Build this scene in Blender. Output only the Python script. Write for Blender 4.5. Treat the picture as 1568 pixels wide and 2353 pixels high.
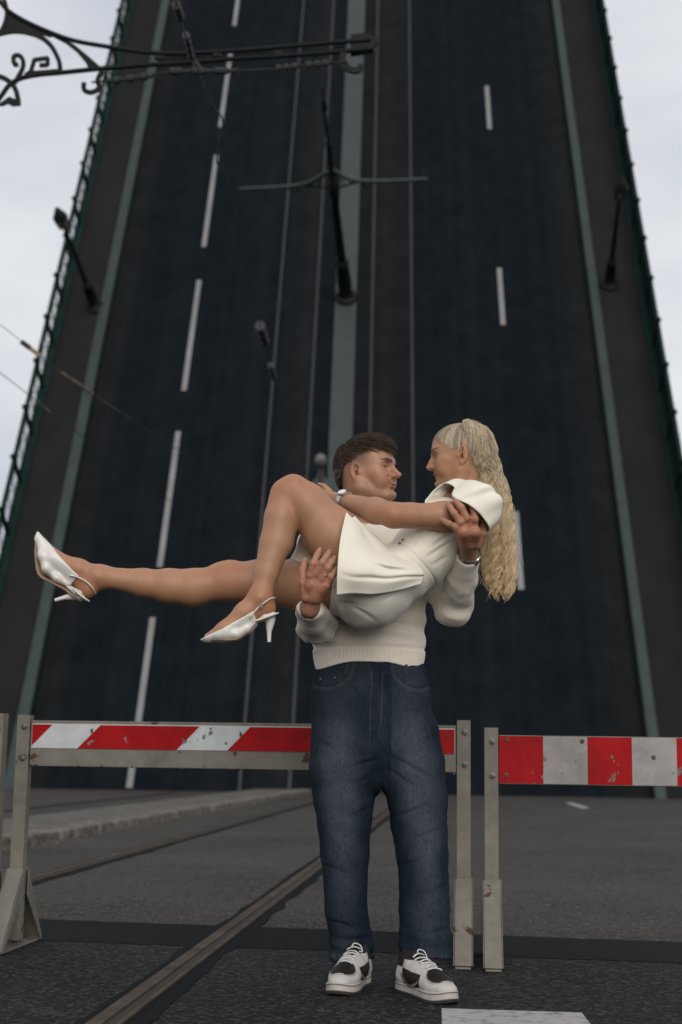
import bpy, bmesh, math, random
import numpy as np
from mathutils import Vector, Matrix, Quaternion
random.seed(7); rng = np.random.default_rng(11)
scene = bpy.context.scene
for _o in list(bpy.data.objects): bpy.data.objects.remove(_o)
COL = scene.collection

# ------------------------------------------------------------------ camera
IMG_W, IMG_H, FOC = 1568.0, 2352.5, 3268.0
CAM_Z = 0.73
PITCH, ROLL = math.atan((1749 - 1176) / FOC), math.radians(0.85)
FW = np.array([0, math.cos(PITCH), math.sin(PITCH)]); UP = np.array([0, -math.sin(PITCH), math.cos(PITCH)]); RT = np.array([1.0, 0, 0])
CR = RT * math.cos(ROLL) + UP * math.sin(ROLL); CU = -RT * math.sin(ROLL) + UP * math.cos(ROLL)
CAM = np.array([0, 0, CAM_Z])
cd = bpy.data.cameras.new('camera'); cam = bpy.data.objects.new('camera', cd); COL.objects.link(cam)
cd.sensor_fit = 'VERTICAL'; cd.sensor_height = 36.0; cd.lens = 36.0 * FOC / IMG_H
cd.clip_start = 0.05; cd.clip_end = 3000
cd.dof.use_dof = True; cd.dof.focus_distance = 4.72; cd.dof.aperture_fstop = 3.0
_m = Matrix.Identity(4)
for i in range(3):
    _m[i][0] = CR[i]; _m[i][1] = CU[i]; _m[i][2] = -FW[i]; _m[i][3] = CAM[i]
cam.matrix_world = _m
scene.camera = cam
scene.cycles.max_bounces = 6; scene.cycles.diffuse_bounces = 3; scene.cycles.glossy_bounces = 3; scene.cycles.transmission_bounces = 4
scene.cycles.caustics_reflective = False; scene.cycles.caustics_refractive = False

# ------------------------------------------------------------------ world, sun, exposure
SUN_EL, SUN_AZ = math.radians(24), math.radians(172)
world = bpy.data.worlds.new('World'); scene.world = world; world.use_nodes = True
wn = world.node_tree.nodes; wl = world.node_tree.links; wn.clear()
wo = wn.new('ShaderNodeOutputWorld'); bg = wn.new('ShaderNodeBackground')
sky = wn.new('ShaderNodeTexSky'); sky.sky_type = 'NISHITA'; sky.sun_disc = False
sky.sun_elevation = SUN_EL; sky.sun_rotation = SUN_AZ; sky.air_density = 1.0; sky.dust_density = 3.0
sm = wn.new('ShaderNodeVectorMath'); sm.operation = 'SCALE'; sm.inputs[3].default_value = 0.07
tc = wn.new('ShaderNodeTexCoord'); mp = wn.new('ShaderNodeMapping'); mp.inputs['Scale'].default_value = (1.0, 1.0, 2.6); mp.inputs['Rotation'].default_value = (0.1, 0.25, 0.4)
nz = wn.new('ShaderNodeTexNoise'); nz.inputs['Scale'].default_value = 2.6; nz.inputs['Detail'].default_value = 7; nz.inputs['Roughness'].default_value = 0.52; nz.inputs['Distortion'].default_value = 0.25
cr = wn.new('ShaderNodeValToRGB'); cr.color_ramp.elements[0].position = 0.36; cr.color_ramp.elements[1].position = 0.66
cr.color_ramp.elements[0].color = (0.63, 0.665, 0.735, 1); cr.color_ramp.elements[1].color = (0.92, 0.925, 0.94, 1)
mx = wn.new('ShaderNodeMixRGB'); mx.inputs[0].default_value = 0.88
wl.new(tc.outputs['Generated'], mp.inputs['Vector']); wl.new(mp.outputs['Vector'], nz.inputs['Vector'])
wl.new(nz.outputs['Fac'], cr.inputs['Fac']); wl.new(sky.outputs['Color'], sm.inputs[0])
wl.new(sm.outputs['Vector'], mx.inputs[1]); wl.new(cr.outputs['Color'], mx.inputs[2])
wl.new(mx.outputs['Color'], bg.inputs['Color']); bg.inputs['Strength'].default_value = 1.0
wl.new(bg.outputs['Background'], wo.inputs['Surface'])
sd = bpy.data.lights.new('sun', 'SUN'); sun = bpy.data.objects.new('sun', sd); COL.objects.link(sun)
sd.energy = 2.0; sd.angle = math.radians(45); sd.color = (1.0, 0.95, 0.88)
# sun azimuth measured so that the lamp and the sky agree (sun stands behind the camera, a little to the right)
_sdir = Vector((math.sin(SUN_AZ) * math.cos(SUN_EL), math.cos(SUN_AZ) * math.cos(SUN_EL), math.sin(SUN_EL)))
sun.rotation_euler = _sdir.to_track_quat('Z', 'Y').to_euler(); sun.location = (0, -3, 12)
scene.view_settings.view_transform = 'Standard'; scene.view_settings.look = 'None'
scene.view_settings.exposure = 0.0; scene.view_settings.gamma = 1.0; scene.view_settings.use_curve_mapping = False

# ------------------------------------------------------------------ helpers
def ray(x, y): return FW * FOC + CR * (x - IMG_W / 2) - CU * (y - IMG_H / 2)
def at(x, y, Y):                       # a point of the place at world depth Y
    d = ray(x, y); return CAM + d * (Y / d[1])
def gnd(x, y, z=0.0):                  # a point on the level z
    d = ray(x, y); return CAM + d * ((z - CAM_Z) / d[2])
def nrm(v):
    v = np.asarray(v, float); return v / np.linalg.norm(v)

MATS = {}
def mat(name, col, rough=0.7, var=0.0, vscale=8.0, col2=None, bump=0.0, bscale=60.0, metal=0.0, spec=0.5, detail=6.0, sheen=0.0, coat=0.0, lo=0.35, hi=0.65):
    if name in MATS: return MATS[name]
    m = bpy.data.materials.new(name); m.use_nodes = True; MATS[name] = m
    nt = m.node_tree; b = nt.nodes['Principled BSDF']
    b.inputs['Base Color'].default_value = (*col, 1); b.inputs['Roughness'].default_value = rough
    b.inputs['Metallic'].default_value = metal; b.inputs['Specular IOR Level'].default_value = spec
    if sheen: b.inputs['Sheen Weight'].default_value = sheen
    if coat: b.inputs['Coat Weight'].default_value = coat
    t = nt.nodes.new('ShaderNodeTexCoord')
    if var or col2 is not None:
        n = nt.nodes.new('ShaderNodeTexNoise'); n.inputs['Scale'].default_value = vscale; n.inputs['Detail'].default_value = detail; n.inputs['Roughness'].default_value = 0.6
        nt.links.new(t.outputs['Object'], n.inputs['Vector'])
        r = nt.nodes.new('ShaderNodeValToRGB'); r.color_ramp.elements[0].position = lo; r.color_ramp.elements[1].position = hi
        c2 = col2 if col2 is not None else tuple(c * (1 + var) for c in col)
        c1 = col if col2 is not None else tuple(c * (1 - var) for c in col)
        r.color_ramp.elements[0].color = (*c1, 1); r.color_ramp.elements[1].color = (*c2, 1)
        nt.links.new(n.outputs['Fac'], r.inputs['Fac']); nt.links.new(r.outputs['Color'], b.inputs['Base Color'])
    if bump:
        n2 = nt.nodes.new('ShaderNodeTexNoise'); n2.inputs['Scale'].default_value = bscale; n2.inputs['Detail'].default_value = 5
        nt.links.new(t.outputs['Object'], n2.inputs['Vector'])
        bp = nt.nodes.new('ShaderNodeBump'); bp.inputs['Strength'].default_value = bump; bp.inputs['Distance'].default_value = 0.01
        nt.links.new(n2.outputs['Fac'], bp.inputs['Height']); nt.links.new(bp.outputs['Normal'], b.inputs['Normal'])
    return m

class G:                                # a bag of faces that becomes one mesh
    def __init__(s): s.v = []; s.f = []; s.n = 0
    def add(s, V, F):
        V = np.asarray(V, float).reshape(-1, 3)
        s.v.append(V); s.f += [tuple(int(i) + s.n for i in f) for f in F]; s.n += len(V); return s
    def hexa(s, P):                     # 8 corners: bottom ring, top ring
        return s.add(P, [(3, 2, 1, 0), (4, 5, 6, 7), (0, 1, 5, 4), (1, 2, 6, 5), (2, 3, 7, 6), (3, 0, 4, 7)])
    def box(s, c, size, X=(1, 0, 0), Y=(0, 1, 0), Z=(0, 0, 1)):
        c, X, Y, Z = (np.asarray(a, float) for a in (c, X, Y, Z)); hx, hy, hz = (a / 2 for a in size)
        P = [c + X * a * hx + Y * b * hy + Z * d * hz for d in (-1, 1) for a, b in ((-1, -1), (1, -1), (1, 1), (-1, 1))]
        return s.hexa(P)
    def beam(s, a, b, w, t, up=(0, 0, 1)):   # bar from a to b, w across, t along up
        a, b = np.asarray(a, float), np.asarray(b, float); D = nrm(b - a); X = np.cross(D, up); X = nrm(X); Z = np.cross(X, D)
        return s.box((a + b) / 2, (w, np.linalg.norm(b - a), t), X, D, Z)
    def tube(s, path, r, k=8, cap=True, closed=False, flat=None):
        P = np.asarray(path, float); m = len(P); R = np.full(m, r) if np.isscalar(r) else np.asarray(r, float)
        T = np.gradient(P, axis=0); 
        if closed: T = np.roll(P, -1, 0) - np.roll(P, 1, 0)
        T /= np.linalg.norm(T, axis=1)[:, None] + 1e-12
        u = np.cross(T[0], (0, 0, 1)); u = u if np.linalg.norm(u) > 0.1 else np.cross(T[0], (1, 0, 0)); u = nrm(u)
        V = []
        for i in range(m):
            u = u - T[i] * (u @ T[i]); u = nrm(u); w = np.cross(T[i], u)
            for j in range(k):
                a = 2 * math.pi * j / k; V.append(P[i] + R[i] * (math.cos(a) * u + math.sin(a) * w * (flat or 1.0)))
        F = []
        for i in range(m if closed else m - 1):
            for j in range(k):
                i2 = (i + 1) % m; j2 = (j + 1) % k
                F.append((i * k + j, i * k + j2, i2 * k + j2, i2 * k + j))
        if cap and not closed: F += [tuple(range(k - 1, -1, -1)), tuple((m - 1) * k + j for j in range(k))]
        return s.add(V, F)
    def lathe(s, prof, base, axis=(0, 0, 1), k=16):   # prof: (r, h)
        base = np.asarray(base, float); Z = nrm(axis); X = np.cross(Z, (0, 1, 0.01)); X = nrm(X); Y = np.cross(Z, X); V = []; m = len(prof)
        for r, hh in prof:
            for j in range(k):
                a = 2 * math.pi * j / k; V.append(base + Z * hh + max(r, 1e-4) * (math.cos(a) * X + math.sin(a) * Y))
        F = [(i * k + j, i * k + (j + 1) % k, (i + 1) * k + (j + 1) % k, (i + 1) * k + j) for i in range(m - 1) for j in range(k)]
        F += [tuple(range(k - 1, -1, -1)), tuple((m - 1) * k + j for j in range(k))]
        return s.add(V, F)
    def slab(s, poly, off):             # polygon (3D points) extruded by off
        P = np.asarray(poly, float); n = len(P); Q = P + np.asarray(off, float)
        F = [tuple(range(n)), tuple(range(2 * n - 1, n - 1, -1))] + [(i, n + i, n + (i + 1) % n, (i + 1) % n) for i in range(n)]
        return s.add(np.vstack([P, Q]), F)
    def ribbon(s, path, widths, off, nvec):   # flat bar bent along a path lying in a plane with normal nvec
        P = np.asarray(path, float); m = len(P); Wd = np.full(m, widths) if np.isscalar(widths) else np.asarray(widths, float)
        T = np.gradient(P, axis=0); T /= np.linalg.norm(T, axis=1)[:, None]; n = nrm(nvec); S = np.cross(T, n)
        a, b = P + S * Wd[:, None] / 2, P - S * Wd[:, None] / 2; o = n * off / 2
        V = np.concatenate([a - o, b - o, b + o, a + o]); F = []
        for i in range(m - 1):
            for q in range(4):
                q2 = (q + 1) % 4; F.append((q * m + i, q * m + i + 1, q2 * m + i + 1, q2 * m + i))
        F += [(0, m, 2 * m, 3 * m), (m - 1, 4 * m - 1, 3 * m - 1, 2 * m - 1)]
        return s.add(V, F)
    def mesh(s, name):
        me = bpy.data.meshes.new(name); me.from_pydata(np.concatenate(s.v).tolist(), [], s.f); 
        bm = bmesh.new(); bm.from_mesh(me); bmesh.ops.recalc_face_normals(bm, faces=bm.faces); bm.to_mesh(me); bm.free()
        return me

def link(name, me, m=None, parent=None, smooth=False, loc=None, label=None, cat=None, group=None, kind=None, bevel=0.0):
    if loc is not None: me.transform(Matrix.Translation(Vector([-float(c) for c in loc])))
    o = bpy.data.objects.new(name, me); COL.objects.link(o)
    if loc is not None: o.location = [float(c) for c in loc]
    if m is not None:
        me.materials.clear()
        for q in (m if isinstance(m, (list, tuple)) else [m]): me.materials.append(q)
    if smooth:
        me.polygons.foreach_set('use_smooth', [True] * len(me.polygons))
        if smooth == 'auto': me.set_sharp_from_angle(angle=math.radians(38))
    if parent is not None:
        o.parent = parent; q = parent                                   # parents are never turned
        while q is not None: o.location = o.location - q.location; q = q.parent
    if bevel:
        b = o.modifiers.new('bevel', 'BEVEL'); b.width = bevel; b.segments = 2; b.limit_method = 'ANGLE'; b.angle_limit = math.radians(40)
    if label: o['label'] = label
    if cat: o['category'] = cat
    if group: o['group'] = group
    if kind: o['kind'] = kind
    return o
def obj(name, g, m, parent=None, **k): return link(name, g.mesh(name), m, parent, **k)
def thing(name, label, cat, loc=(0, 0, 0), group=None):
    o = bpy.data.objects.new(name, None); o.empty_display_size = 0.1; COL.objects.link(o); o.location = [float(c) for c in loc]
    o['label'] = label; o['category'] = cat
    if group: o['group'] = group
    return o
def spline(pts, n=24, closed=False):     # Catmull-Rom through the points
    P = np.asarray(pts, float); m = len(P); out = []
    seg = m if closed else m - 1
    for i in range(seg):
        if closed: p0, p1, p2, p3 = P[(i - 1) % m], P[i], P[(i + 1) % m], P[(i + 2) % m]
        else: p1, p2 = P[i], P[i + 1]; p0 = P[i - 1] if i else 2 * p1 - p2; p3 = P[i + 2] if i + 2 < m else 2 * p2 - p1
        k = max(2, n // seg)
        for t in np.linspace(0, 1, k, endpoint=False):
            out.append(0.5 * ((2 * p1) + (p2 - p0) * t + (2 * p0 - 5 * p1 + 4 * p2 - p3) * t * t + (3 * p1 - p0 - 3 * p2 + p3) * t ** 3))
    if not closed: out.append(P[-1])
    return np.array(out)

# ------------------------------------------------------------------ materials of the place
def asphalt(name, base, speck, scale=1.0, bump=0.5, rough=0.85, dist=0.006, spec=0.12):
    m = bpy.data.materials.new(name); m.use_nodes = True; nt = m.node_tree; N = nt.nodes; Lk = nt.links; b = N['Principled BSDF']
    t = N.new('ShaderNodeTexCoord')
    v = N.new('ShaderNodeTexVoronoi'); v.inputs['Scale'].default_value = 95 * scale; Lk.new(t.outputs['Object'], v.inputs['Vector'])
    n = N.new('ShaderNodeTexNoise'); n.inputs['Scale'].default_value = 0.9 * scale; n.inputs['Detail'].default_value = 8; n.inputs['Roughness'].default_value = 0.62; Lk.new(t.outputs['Object'], n.inputs['Vector'])
    nf = N.new('ShaderNodeTexNoise'); nf.inputs['Scale'].default_value = 150 * scale; nf.inputs['Detail'].default_value = 4; Lk.new(t.outputs['Object'], nf.inputs['Vector'])
    r1 = N.new('ShaderNodeValToRGB'); r1.color_ramp.elements[0].position = 0.3; r1.color_ramp.elements[1].position = 0.72
    r1.color_ramp.elements[0].color = (*[c * 0.62 for c in base], 1); r1.color_ramp.elements[1].color = (*[c * 1.3 for c in base], 1); Lk.new(n.outputs['Fac'], r1.inputs['Fac'])
    sp = N.new('ShaderNodeSeparateColor'); Lk.new(v.outputs['Color'], sp.inputs['Color'])
    r2 = N.new('ShaderNodeValToRGB'); r2.color_ramp.elements[0].position = 0.55; r2.color_ramp.elements[1].position = 0.92
    r2.color_ramp.elements[0].color = (0, 0, 0, 1); r2.color_ramp.elements[1].color = (0.8, 0.8, 0.8, 1); Lk.new(sp.outputs['Red'], r2.inputs['Fac'])
    mx = N.new('ShaderNodeMixRGB'); Lk.new(r2.outputs['Color'], mx.inputs[0]); Lk.new(r1.outputs['Color'], mx.inputs[1]); mx.inputs[2].default_value = (*speck, 1)
    m2 = N.new('ShaderNodeMixRGB'); m2.blend_type = 'MULTIPLY'; m2.inputs[0].default_value = 0.9; Lk.new(mx.outputs['Color'], m2.inputs[1])
    r3 = N.new('ShaderNodeValToRGB'); r3.color_ramp.elements[0].position = 0.35; r3.color_ramp.elements[0].color = (0.22, 0.22, 0.22, 1); r3.color_ramp.elements[1].position = 0.6; r3.color_ramp.elements[1].color = (1.4, 1.4, 1.4, 1)
    Lk.new(nf.outputs['Fac'], r3.inputs['Fac']); Lk.new(r3.outputs['Color'], m2.inputs[2]); Lk.new(m2.outputs['Color'], b.inputs['Base Color'])
    ad = N.new('ShaderNodeMath'); ad.operation = 'SUBTRACT'; Lk.new(nf.outputs['Fac'], ad.inputs[0]); Lk.new(v.outputs['Distance'], ad.inputs[1])
    bp = N.new('ShaderNodeBump'); bp.inputs['Strength'].default_value = bump; bp.inputs['Distance'].default_value = dist; Lk.new(ad.outputs['Value'], bp.inputs['Height']); Lk.new(bp.outputs['Normal'], b.inputs['Normal'])
    b.inputs['Roughness'].default_value = rough; b.inputs['Specular IOR Level'].default_value = spec
    return m

M_ROAD = asphalt('road_asphalt', (0.050, 0.0465, 0.0435), (0.115, 0.105, 0.095), scale=0.7, bump=0.8)
M_TAR = asphalt('tar_seal', (0.0060, 0.0072, 0.0090), (0.010, 0.010, 0.011), bump=0.35, rough=0.75, spec=0.08)
M_STONE = mat('kerb_granite', (0.075, 0.064, 0.053), 0.9, spec=0.1, col2=(0.21, 0.19, 0.165), vscale=6, bump=0.4, bscale=90)
M_STONE_DIRT = mat('kerb_side', (0.075, 0.058, 0.043), 0.9, col2=(0.16, 0.14, 0.115), vscale=5, bump=0.5, bscale=60)
M_STEEL = mat('rail_steel', (0.034, 0.025, 0.018), 0.6, col2=(0.090, 0.066, 0.046), vscale=5, spec=0.2, bump=0.15, bscale=120)
M_GROOVE = mat('rail_groove', (0.022, 0.017, 0.014), 0.9, var=0.3)
M_PAINT_W = mat('white_road_paint', (0.16, 0.155, 0.148), 0.9, spec=0.1, col2=(0.36, 0.355, 0.34), vscale=22, bump=0.4, bscale=170, lo=0.3, hi=0.5)
M_LEAF_DARK = mat('leaf_asphalt_dark', (0.0062, 0.0088, 0.0122), 0.9, col2=(0.0092, 0.0120, 0.0155), vscale=0.5, spec=0.03)
M_LEAF_BROWN = mat('leaf_asphalt_worn', (0.0140, 0.0140, 0.0143), 0.9, col2=(0.0200, 0.0195, 0.0190), vscale=0.45, spec=0.03)
M_LEAF_MID = mat('leaf_asphalt_mid', (0.0095, 0.0110, 0.0132), 0.9, col2=(0.0135, 0.0148, 0.0162), vscale=0.5, spec=0.03)
M_WALK = mat('leaf_footway', (0.0158, 0.0158, 0.0162), 0.9, col2=(0.0200, 0.0196, 0.0197), vscale=0.7, spec=0.03)
M_GREEN = mat('green_paint', (0.009, 0.023, 0.0205), 0.5, var=0.25, vscale=3)
M_GREEN_D = mat('dark_green_paint', (0.0065, 0.021, 0.018), 0.6, spec=0.1, var=0.3, vscale=4)
M_GREEN_P = mat('pale_green_paint', (0.0185, 0.030, 0.0275), 0.6, var=0.12, vscale=1.5)
M_LEAF_RAIL = mat('leaf_rail', (0.024, 0.0215, 0.024), 0.5, var=0.2, metal=0.3)
M_LEAF_WHITE = mat('leaf_white_paint', (0.18, 0.18, 0.18), 0.8, var=0.12, vscale=1.2)
M_IRON = mat('cast_iron', (0.0055, 0.0075, 0.0072), 0.6, spec=0.15, var=0.25, vscale=8, bump=0.1)
M_WIRE = mat('wire', (0.012, 0.012, 0.013), 0.6)
M_GLASS = mat('lamp_glass', (0.20, 0.16, 0.13), 0.25, var=0.2)

# ------------------------------------------------------------------ ground and road
ROADDIR = nrm((0.0812, 1, 0)); ROADX = np.cross(ROADDIR, (0, 0, 1))
g = G(); g.add([(-600, -200, 0), (600, -200, 0), (600, 1500, 0), (-600, 1500, 0)], [(0, 1, 2, 3)])
road = obj('road', g, M_ROAD, kind='structure')

def strip(corn, m, name, z, parent=None, jag=0.0, n=60):   # thin sheet between two edge lines, edges a little ragged
    a, b, c, d = (np.asarray(p, float) for p in corn)      # a-b one edge, d-c the other
    t = np.linspace(0, 1, n)[:, None]; E1 = a + (b - a) * t; E2 = d + (c - d) * t
    nr = nrm(np.cross(b - a, (0, 0, 1)))
    if jag:
        for E in (E1, E2):
            w = rng.normal(0, 1, n); w = np.convolve(w, np.ones(3) / 3, 'same'); E += nr * (w * jag)[:, None]
    V = np.concatenate([E1, E2]); V[:, 2] = z
    gg = G().add(V, [(i, i + 1, n + i + 1, n + i) for i in range(n - 1)])
    return obj(name, gg, m, parent, kind='structure' if parent is None else None)
def gz(x, y): p = gnd(x, y); return (p[0], p[1], 0)
M_ROAD2 = asphalt('darkened_near_asphalt', (0.0150, 0.0158, 0.0165), (0.056, 0.054, 0.050), scale=0.7, bump=1.0)  # separate near asphalt, its colour also lowered for the vignetted foreground
np0, np1 = gnd(-700, 2112), gnd(2300, 2219)
strip((np0, np1, np1 - np.array([0, 30, 0]), np0 - np.array([0, 30, 0])), M_ROAD2, 'road_patch', 0.002, n=3)
tarA, tarB, tarC, tarD = gnd(-60, 2108), gnd(1640, 2169), gnd(1640, 2217), gnd(-60, 2157)
strip((tarA, tarB, tarC, tarD), M_TAR, 'tar_strip', 0.004, jag=0.011, n=260)
# near white bar and the small far dash
strip((gnd(1015, 2321), gnd(1337, 2331), gnd(1420, 2440), gnd(1017, 2430)), M_PAINT_W, 'road_marking', 0.006, jag=0.0015, n=50)
strip((gnd(1299, 1845), gnd(1314, 1844.5), gnd(1357, 1856.5), gnd(1340, 1858)), M_PAINT_W, 'road_marking', 0.004, n=4)

# tram rails, flush with the asphalt
def tram_rail(p0, dist0, dist1, label):
    p0 = np.asarray(p0, float); t = thing('tram_rail', label, 'tram rail', (*(p0 + ROADDIR * (dist0 + dist1) / 2)[:2], 0), 'tram rails set in the road')
    def bar(name, x0, x1, z, m, jag=0.0, zb=-0.05):
        n = 260; s = np.linspace(0, 1, n) ** 1.6; s = dist0 + (dist1 - dist0) * s
        c = p0 + ROADDIR * s[:, None]; e = [np.convolve(rng.normal(0, jag, n + 2), np.ones(3) / 3, 'valid') if jag else np.zeros(n) for _ in range(2)]
        A = c + ROADX * (x0 + e[0])[:, None]; Bq = c + ROADX * (x1 + e[1])[:, None]
        A[:, 2] = Bq[:, 2] = z; A2 = A.copy(); B2 = Bq.copy(); A2[:, 2] = B2[:, 2] = zb
        V = np.concatenate([A2, A, Bq, B2]); F = []
        for i in range(n - 1):
            for q in range(3): F.append((q * n + i, q * n + i + 1, (q + 1) * n + i + 1, (q + 1) * n + i))
        obj(name, G().add(V, F), m, t)
    bar('bitumen_joint', -0.090, 0.105, 0.005, M_TAR, jag=0.014)
    bar('rail_head', -0.045, 0.000, 0.0135, M_STEEL)
    bar('groove', 0.000, 0.036, 0.0075, M_GROOVE)
    bar('rail_lip', 0.036, 0.050, 0.0125, M_STEEL)
R1 = gnd(700, 2012.5); R1[2] = 0
tram_rail(R1, -9, 22.5, 'rusty tram rail running diagonally past the man\'s feet')
tram_rail(R1 - ROADX * 1.56, -6, 22.5, 'tram rail between the stone island and the rail beside the man')
tram_rail(gnd(0, 1864) * np.array([1, 1, 0]), -14, 12.3, 'tram rail on the far side of the low stone island')

# low stone island: kerb stones along both sides of a paved middle
isl = bpy.data.objects.new('traffic_island', None); COL.objects.link(isl); isl['kind'] = 'structure'
KD = nrm((0.0925, 1, 0)); KX = np.cross(KD, (0, 0, 1)); K0 = gnd(0, 1956); K0[2] = 0
def kerb_line(off, width, m, s0, s1, step):
    s = s0
    while s < s1:
        ln = step * random.uniform(0.9, 1.1); gg = G(); e = min(s + ln, s1) - 0.014
        hgt = 0.088 + random.uniform(-0.006, 0.006); o2 = random.uniform(-0.008, 0.008)
        P = [K0 + KD * a + KX * (off + o2 + b) + np.array([0, 0, z]) for z in (-0.05, hgt) for a, b in ((s, 0), (e, 0), (e, width), (s, width))]
        gg.hexa(P); o = obj('kerb_stone', gg, m, isl, bevel=0.016); s += ln
isl.location = (0, 0, 0)
kerb_line(-0.30, 0.30, M_STONE, -9, 23.0, 1.25)
gg = G(); P = [K0 + KD * a + KX * b + np.array([0, 0, z]) for z in (-0.05, 0.078) for a, b in ((-9, -1.25), (22.8, -1.25), (22.8, -0.303), (-9, -0.303))]
gg.hexa(P); obj('paving', gg, mat('island_concrete', (0.085, 0.078, 0.070), 0.9, spec=0.1, col2=(0.145, 0.136, 0.124), vscale=3.5, bump=0.4, bscale=70), isl)
# rubble and dirt along the foot of the kerb
g = G()
for i in range(420):
    s = random.uniform(-6, 14); x = abs(random.gauss(0, 0.07)) + 0.004; r = random.uniform(0.003, 0.010)
    c = K0 + KD * s + KX * x + np.array([0, 0, r * 0.5]); a = random.uniform(0, 3)
    g.box(c, (r * 2, r * 1.5, r * 1.3), (math.cos(a), math.sin(a), 0), (-math.sin(a), math.cos(a), 0))
obj('gravel', g, M_STONE_DIRT, kind='stuff', label='loose grit and crumbs along the foot of the stone island', cat='gravel')

# ------------------------------------------------------------------ the raised bridge leaf
LB = gnd(784, 1823); LL = nrm(ray(920, -2708)); LA = nrm(np.cross(LL, (0, 0, 1))); LN = np.cross(LA, LL)
def lf(s, t, n=0.0): return LB + LL * s + LA * t + LN * n
def on_leaf(x, y):
    d = ray(x, y); k = ((LB - CAM) @ LN) / (d @ LN); p = CAM + d * k - LB; return p @ LL, p @ LA
leaf = thing('bridge_leaf', 'raised bascule bridge leaf with dark asphalt lanes towering behind the couple', 'bridge', LB)
S0, S1 = -0.8, 40.0
def leaf_bar(name, t0, t1, n0, n1, m, s0=S0, s1=S1, parent=None, bevel=0):
    P = [lf(s, t, n) for n in (n0, n1) for s, t in ((s0, t0), (s0, t1), (s1, t1), (s1, t0))]
    return obj(name, G().hexa(P), m, parent or leaf, bevel=bevel)
leaf_bar('deck_girder', -8.9, 8.7, -1.6, -0.02, M_GREEN_D)
lanes = [(-7.5, -6.85, 'B'), (-6.85, -5.75, 'D'), (-5.75, -5.35, 'M'), (-5.35, -3.2, 'D'), (-3.2, -2.75, 'M'), (-2.75, -2.3, 'D'), (-2.3, -1.8, 'M'), (-1.8, -1.15, 'B'), (-1.15, -0.64, 'D'),
         (-0.64, 0.22, 'B'), (0.22, 0.55, 'M'), (0.55, 1.65, 'B'), (1.65, 3.3, 'D'), (3.3, 3.75, 'M'), (3.75, 6.05, 'D'), (6.05, 6.5, 'M'), (6.5, 7.15, 'B')]
MM = {'B': (0.0104, 0.0115, 0.0124), 'D': (0.0060, 0.0086, 0.0112), 'M': (0.0078, 0.0099, 0.0118)}
def tone_surface(name, rough, spec):
    m = bpy.data.materials.new(name); m.use_nodes = True; nt = m.node_tree; b = nt.nodes['Principled BSDF']; a_ = nt.nodes.new('ShaderNodeVertexColor'); a_.layer_name = 'tone'
    t = nt.nodes.new('ShaderNodeTexCoord'); n = nt.nodes.new('ShaderNodeTexNoise'); n.inputs['Scale'].default_value = 1.3; n.inputs['Detail'].default_value = 9; n.inputs['Roughness'].default_value = 0.65; nt.links.new(t.outputs['Object'], n.inputs['Vector'])
    r = nt.nodes.new('ShaderNodeValToRGB'); r.color_ramp.elements[0].position = 0.3; r.color_ramp.elements[1].position = 0.72; r.color_ramp.elements[0].color = (0.78, 0.78, 0.78, 1); r.color_ramp.elements[1].color = (1.28, 1.26, 1.24, 1); nt.links.new(n.outputs['Fac'], r.inputs['Fac'])
    mx = nt.nodes.new('ShaderNodeMixRGB'); mx.blend_type = 'MULTIPLY'; mx.inputs[0].default_value = 1; nt.links.new(a_.outputs['Color'], mx.inputs[1]); nt.links.new(r.outputs['Color'], mx.inputs[2]); nt.links.new(mx.outputs['Color'], b.inputs['Base Color'])
    b.inputs['Roughness'].default_value = rough; b.inputs['Specular IOR Level'].default_value = spec; return m
M_DECK = tone_surface('deck_asphalt', 0.9, 0.03)
# the roadway is one sheet whose asphalt is worn in long wheel tracks
tt = np.linspace(-7.5, 7.15, 240); fine = np.linspace(-8.5, 8.2, 1670); ft = np.array([MM[next((c for a_, b_, c in lanes if a_ <= q < b_), 'B')] for q in np.clip(fine, -7.49, 7.14)])
ker = np.exp(-(np.arange(-40, 41) * 0.01 / 0.16) ** 2); ker /= ker.sum(); ft = np.stack([np.convolve(ft[:, i], ker, 'same') for i in range(3)], 1); streak = 1 + 0.05 * np.convolve(rng.normal(0, 1, 1670), np.ones(14) / 4, 'same'); ft = ft * np.clip(streak, 0.75, 1.3)[:, None]
ss_ = np.linspace(S0, S1, 60); Vd = np.array([lf(a_, b_, 0.0) for a_ in ss_ for b_ in tt]); Cd = np.tile(np.stack([np.interp(tt, fine, ft[:, i]) for i in range(3)], 1), (60, 1)); nt_ = len(tt)
g = G().add(Vd, [(i * nt_ + j, i * nt_ + j + 1, (i + 1) * nt_ + j + 1, (i + 1) * nt_ + j) for i in range(59) for j in range(nt_ - 1)]); me = g.mesh('roadway')
ca = me.color_attributes.new('tone', 'FLOAT_COLOR', 'POINT'); ca.data.foreach_set('color', np.concatenate([Cd, np.ones((len(Cd), 1))], 1).astype(np.float32).ravel()); link('roadway', me, M_DECK, leaf)
leaf_bar('median_strip', -0.64, 0.03, 0.0, 0.12, M_GREEN_P, bevel=0.03)
for t in (-2.36, -1.2, 0.51, 1.72):
    leaf_bar('leaf_rail', t - 0.035, t + 0.035, 0.0, 0.02, M_LEAF_RAIL)
leaf_bar('footway', -8.86, -7.82, -0.02, 0.17, M_WALK); leaf_bar('footway', 7.45, 8.66, -0.02, 0.17, M_WALK)
leaf_bar('kerb_rail', -7.82, -7.5, -0.02, 0.30, M_GREEN, bevel=0.05); leaf_bar('kerb_rail', 7.15, 7.45, -0.02, 0.30, M_GREEN, bevel=0.05)
for k in range(6): leaf_bar('lane_dash', -5.0, -4.85, 0.003, 0.010, M_LEAF_WHITE, 0.06 + 6.5 * k, 4.93 + 6.5 * k)
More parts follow.
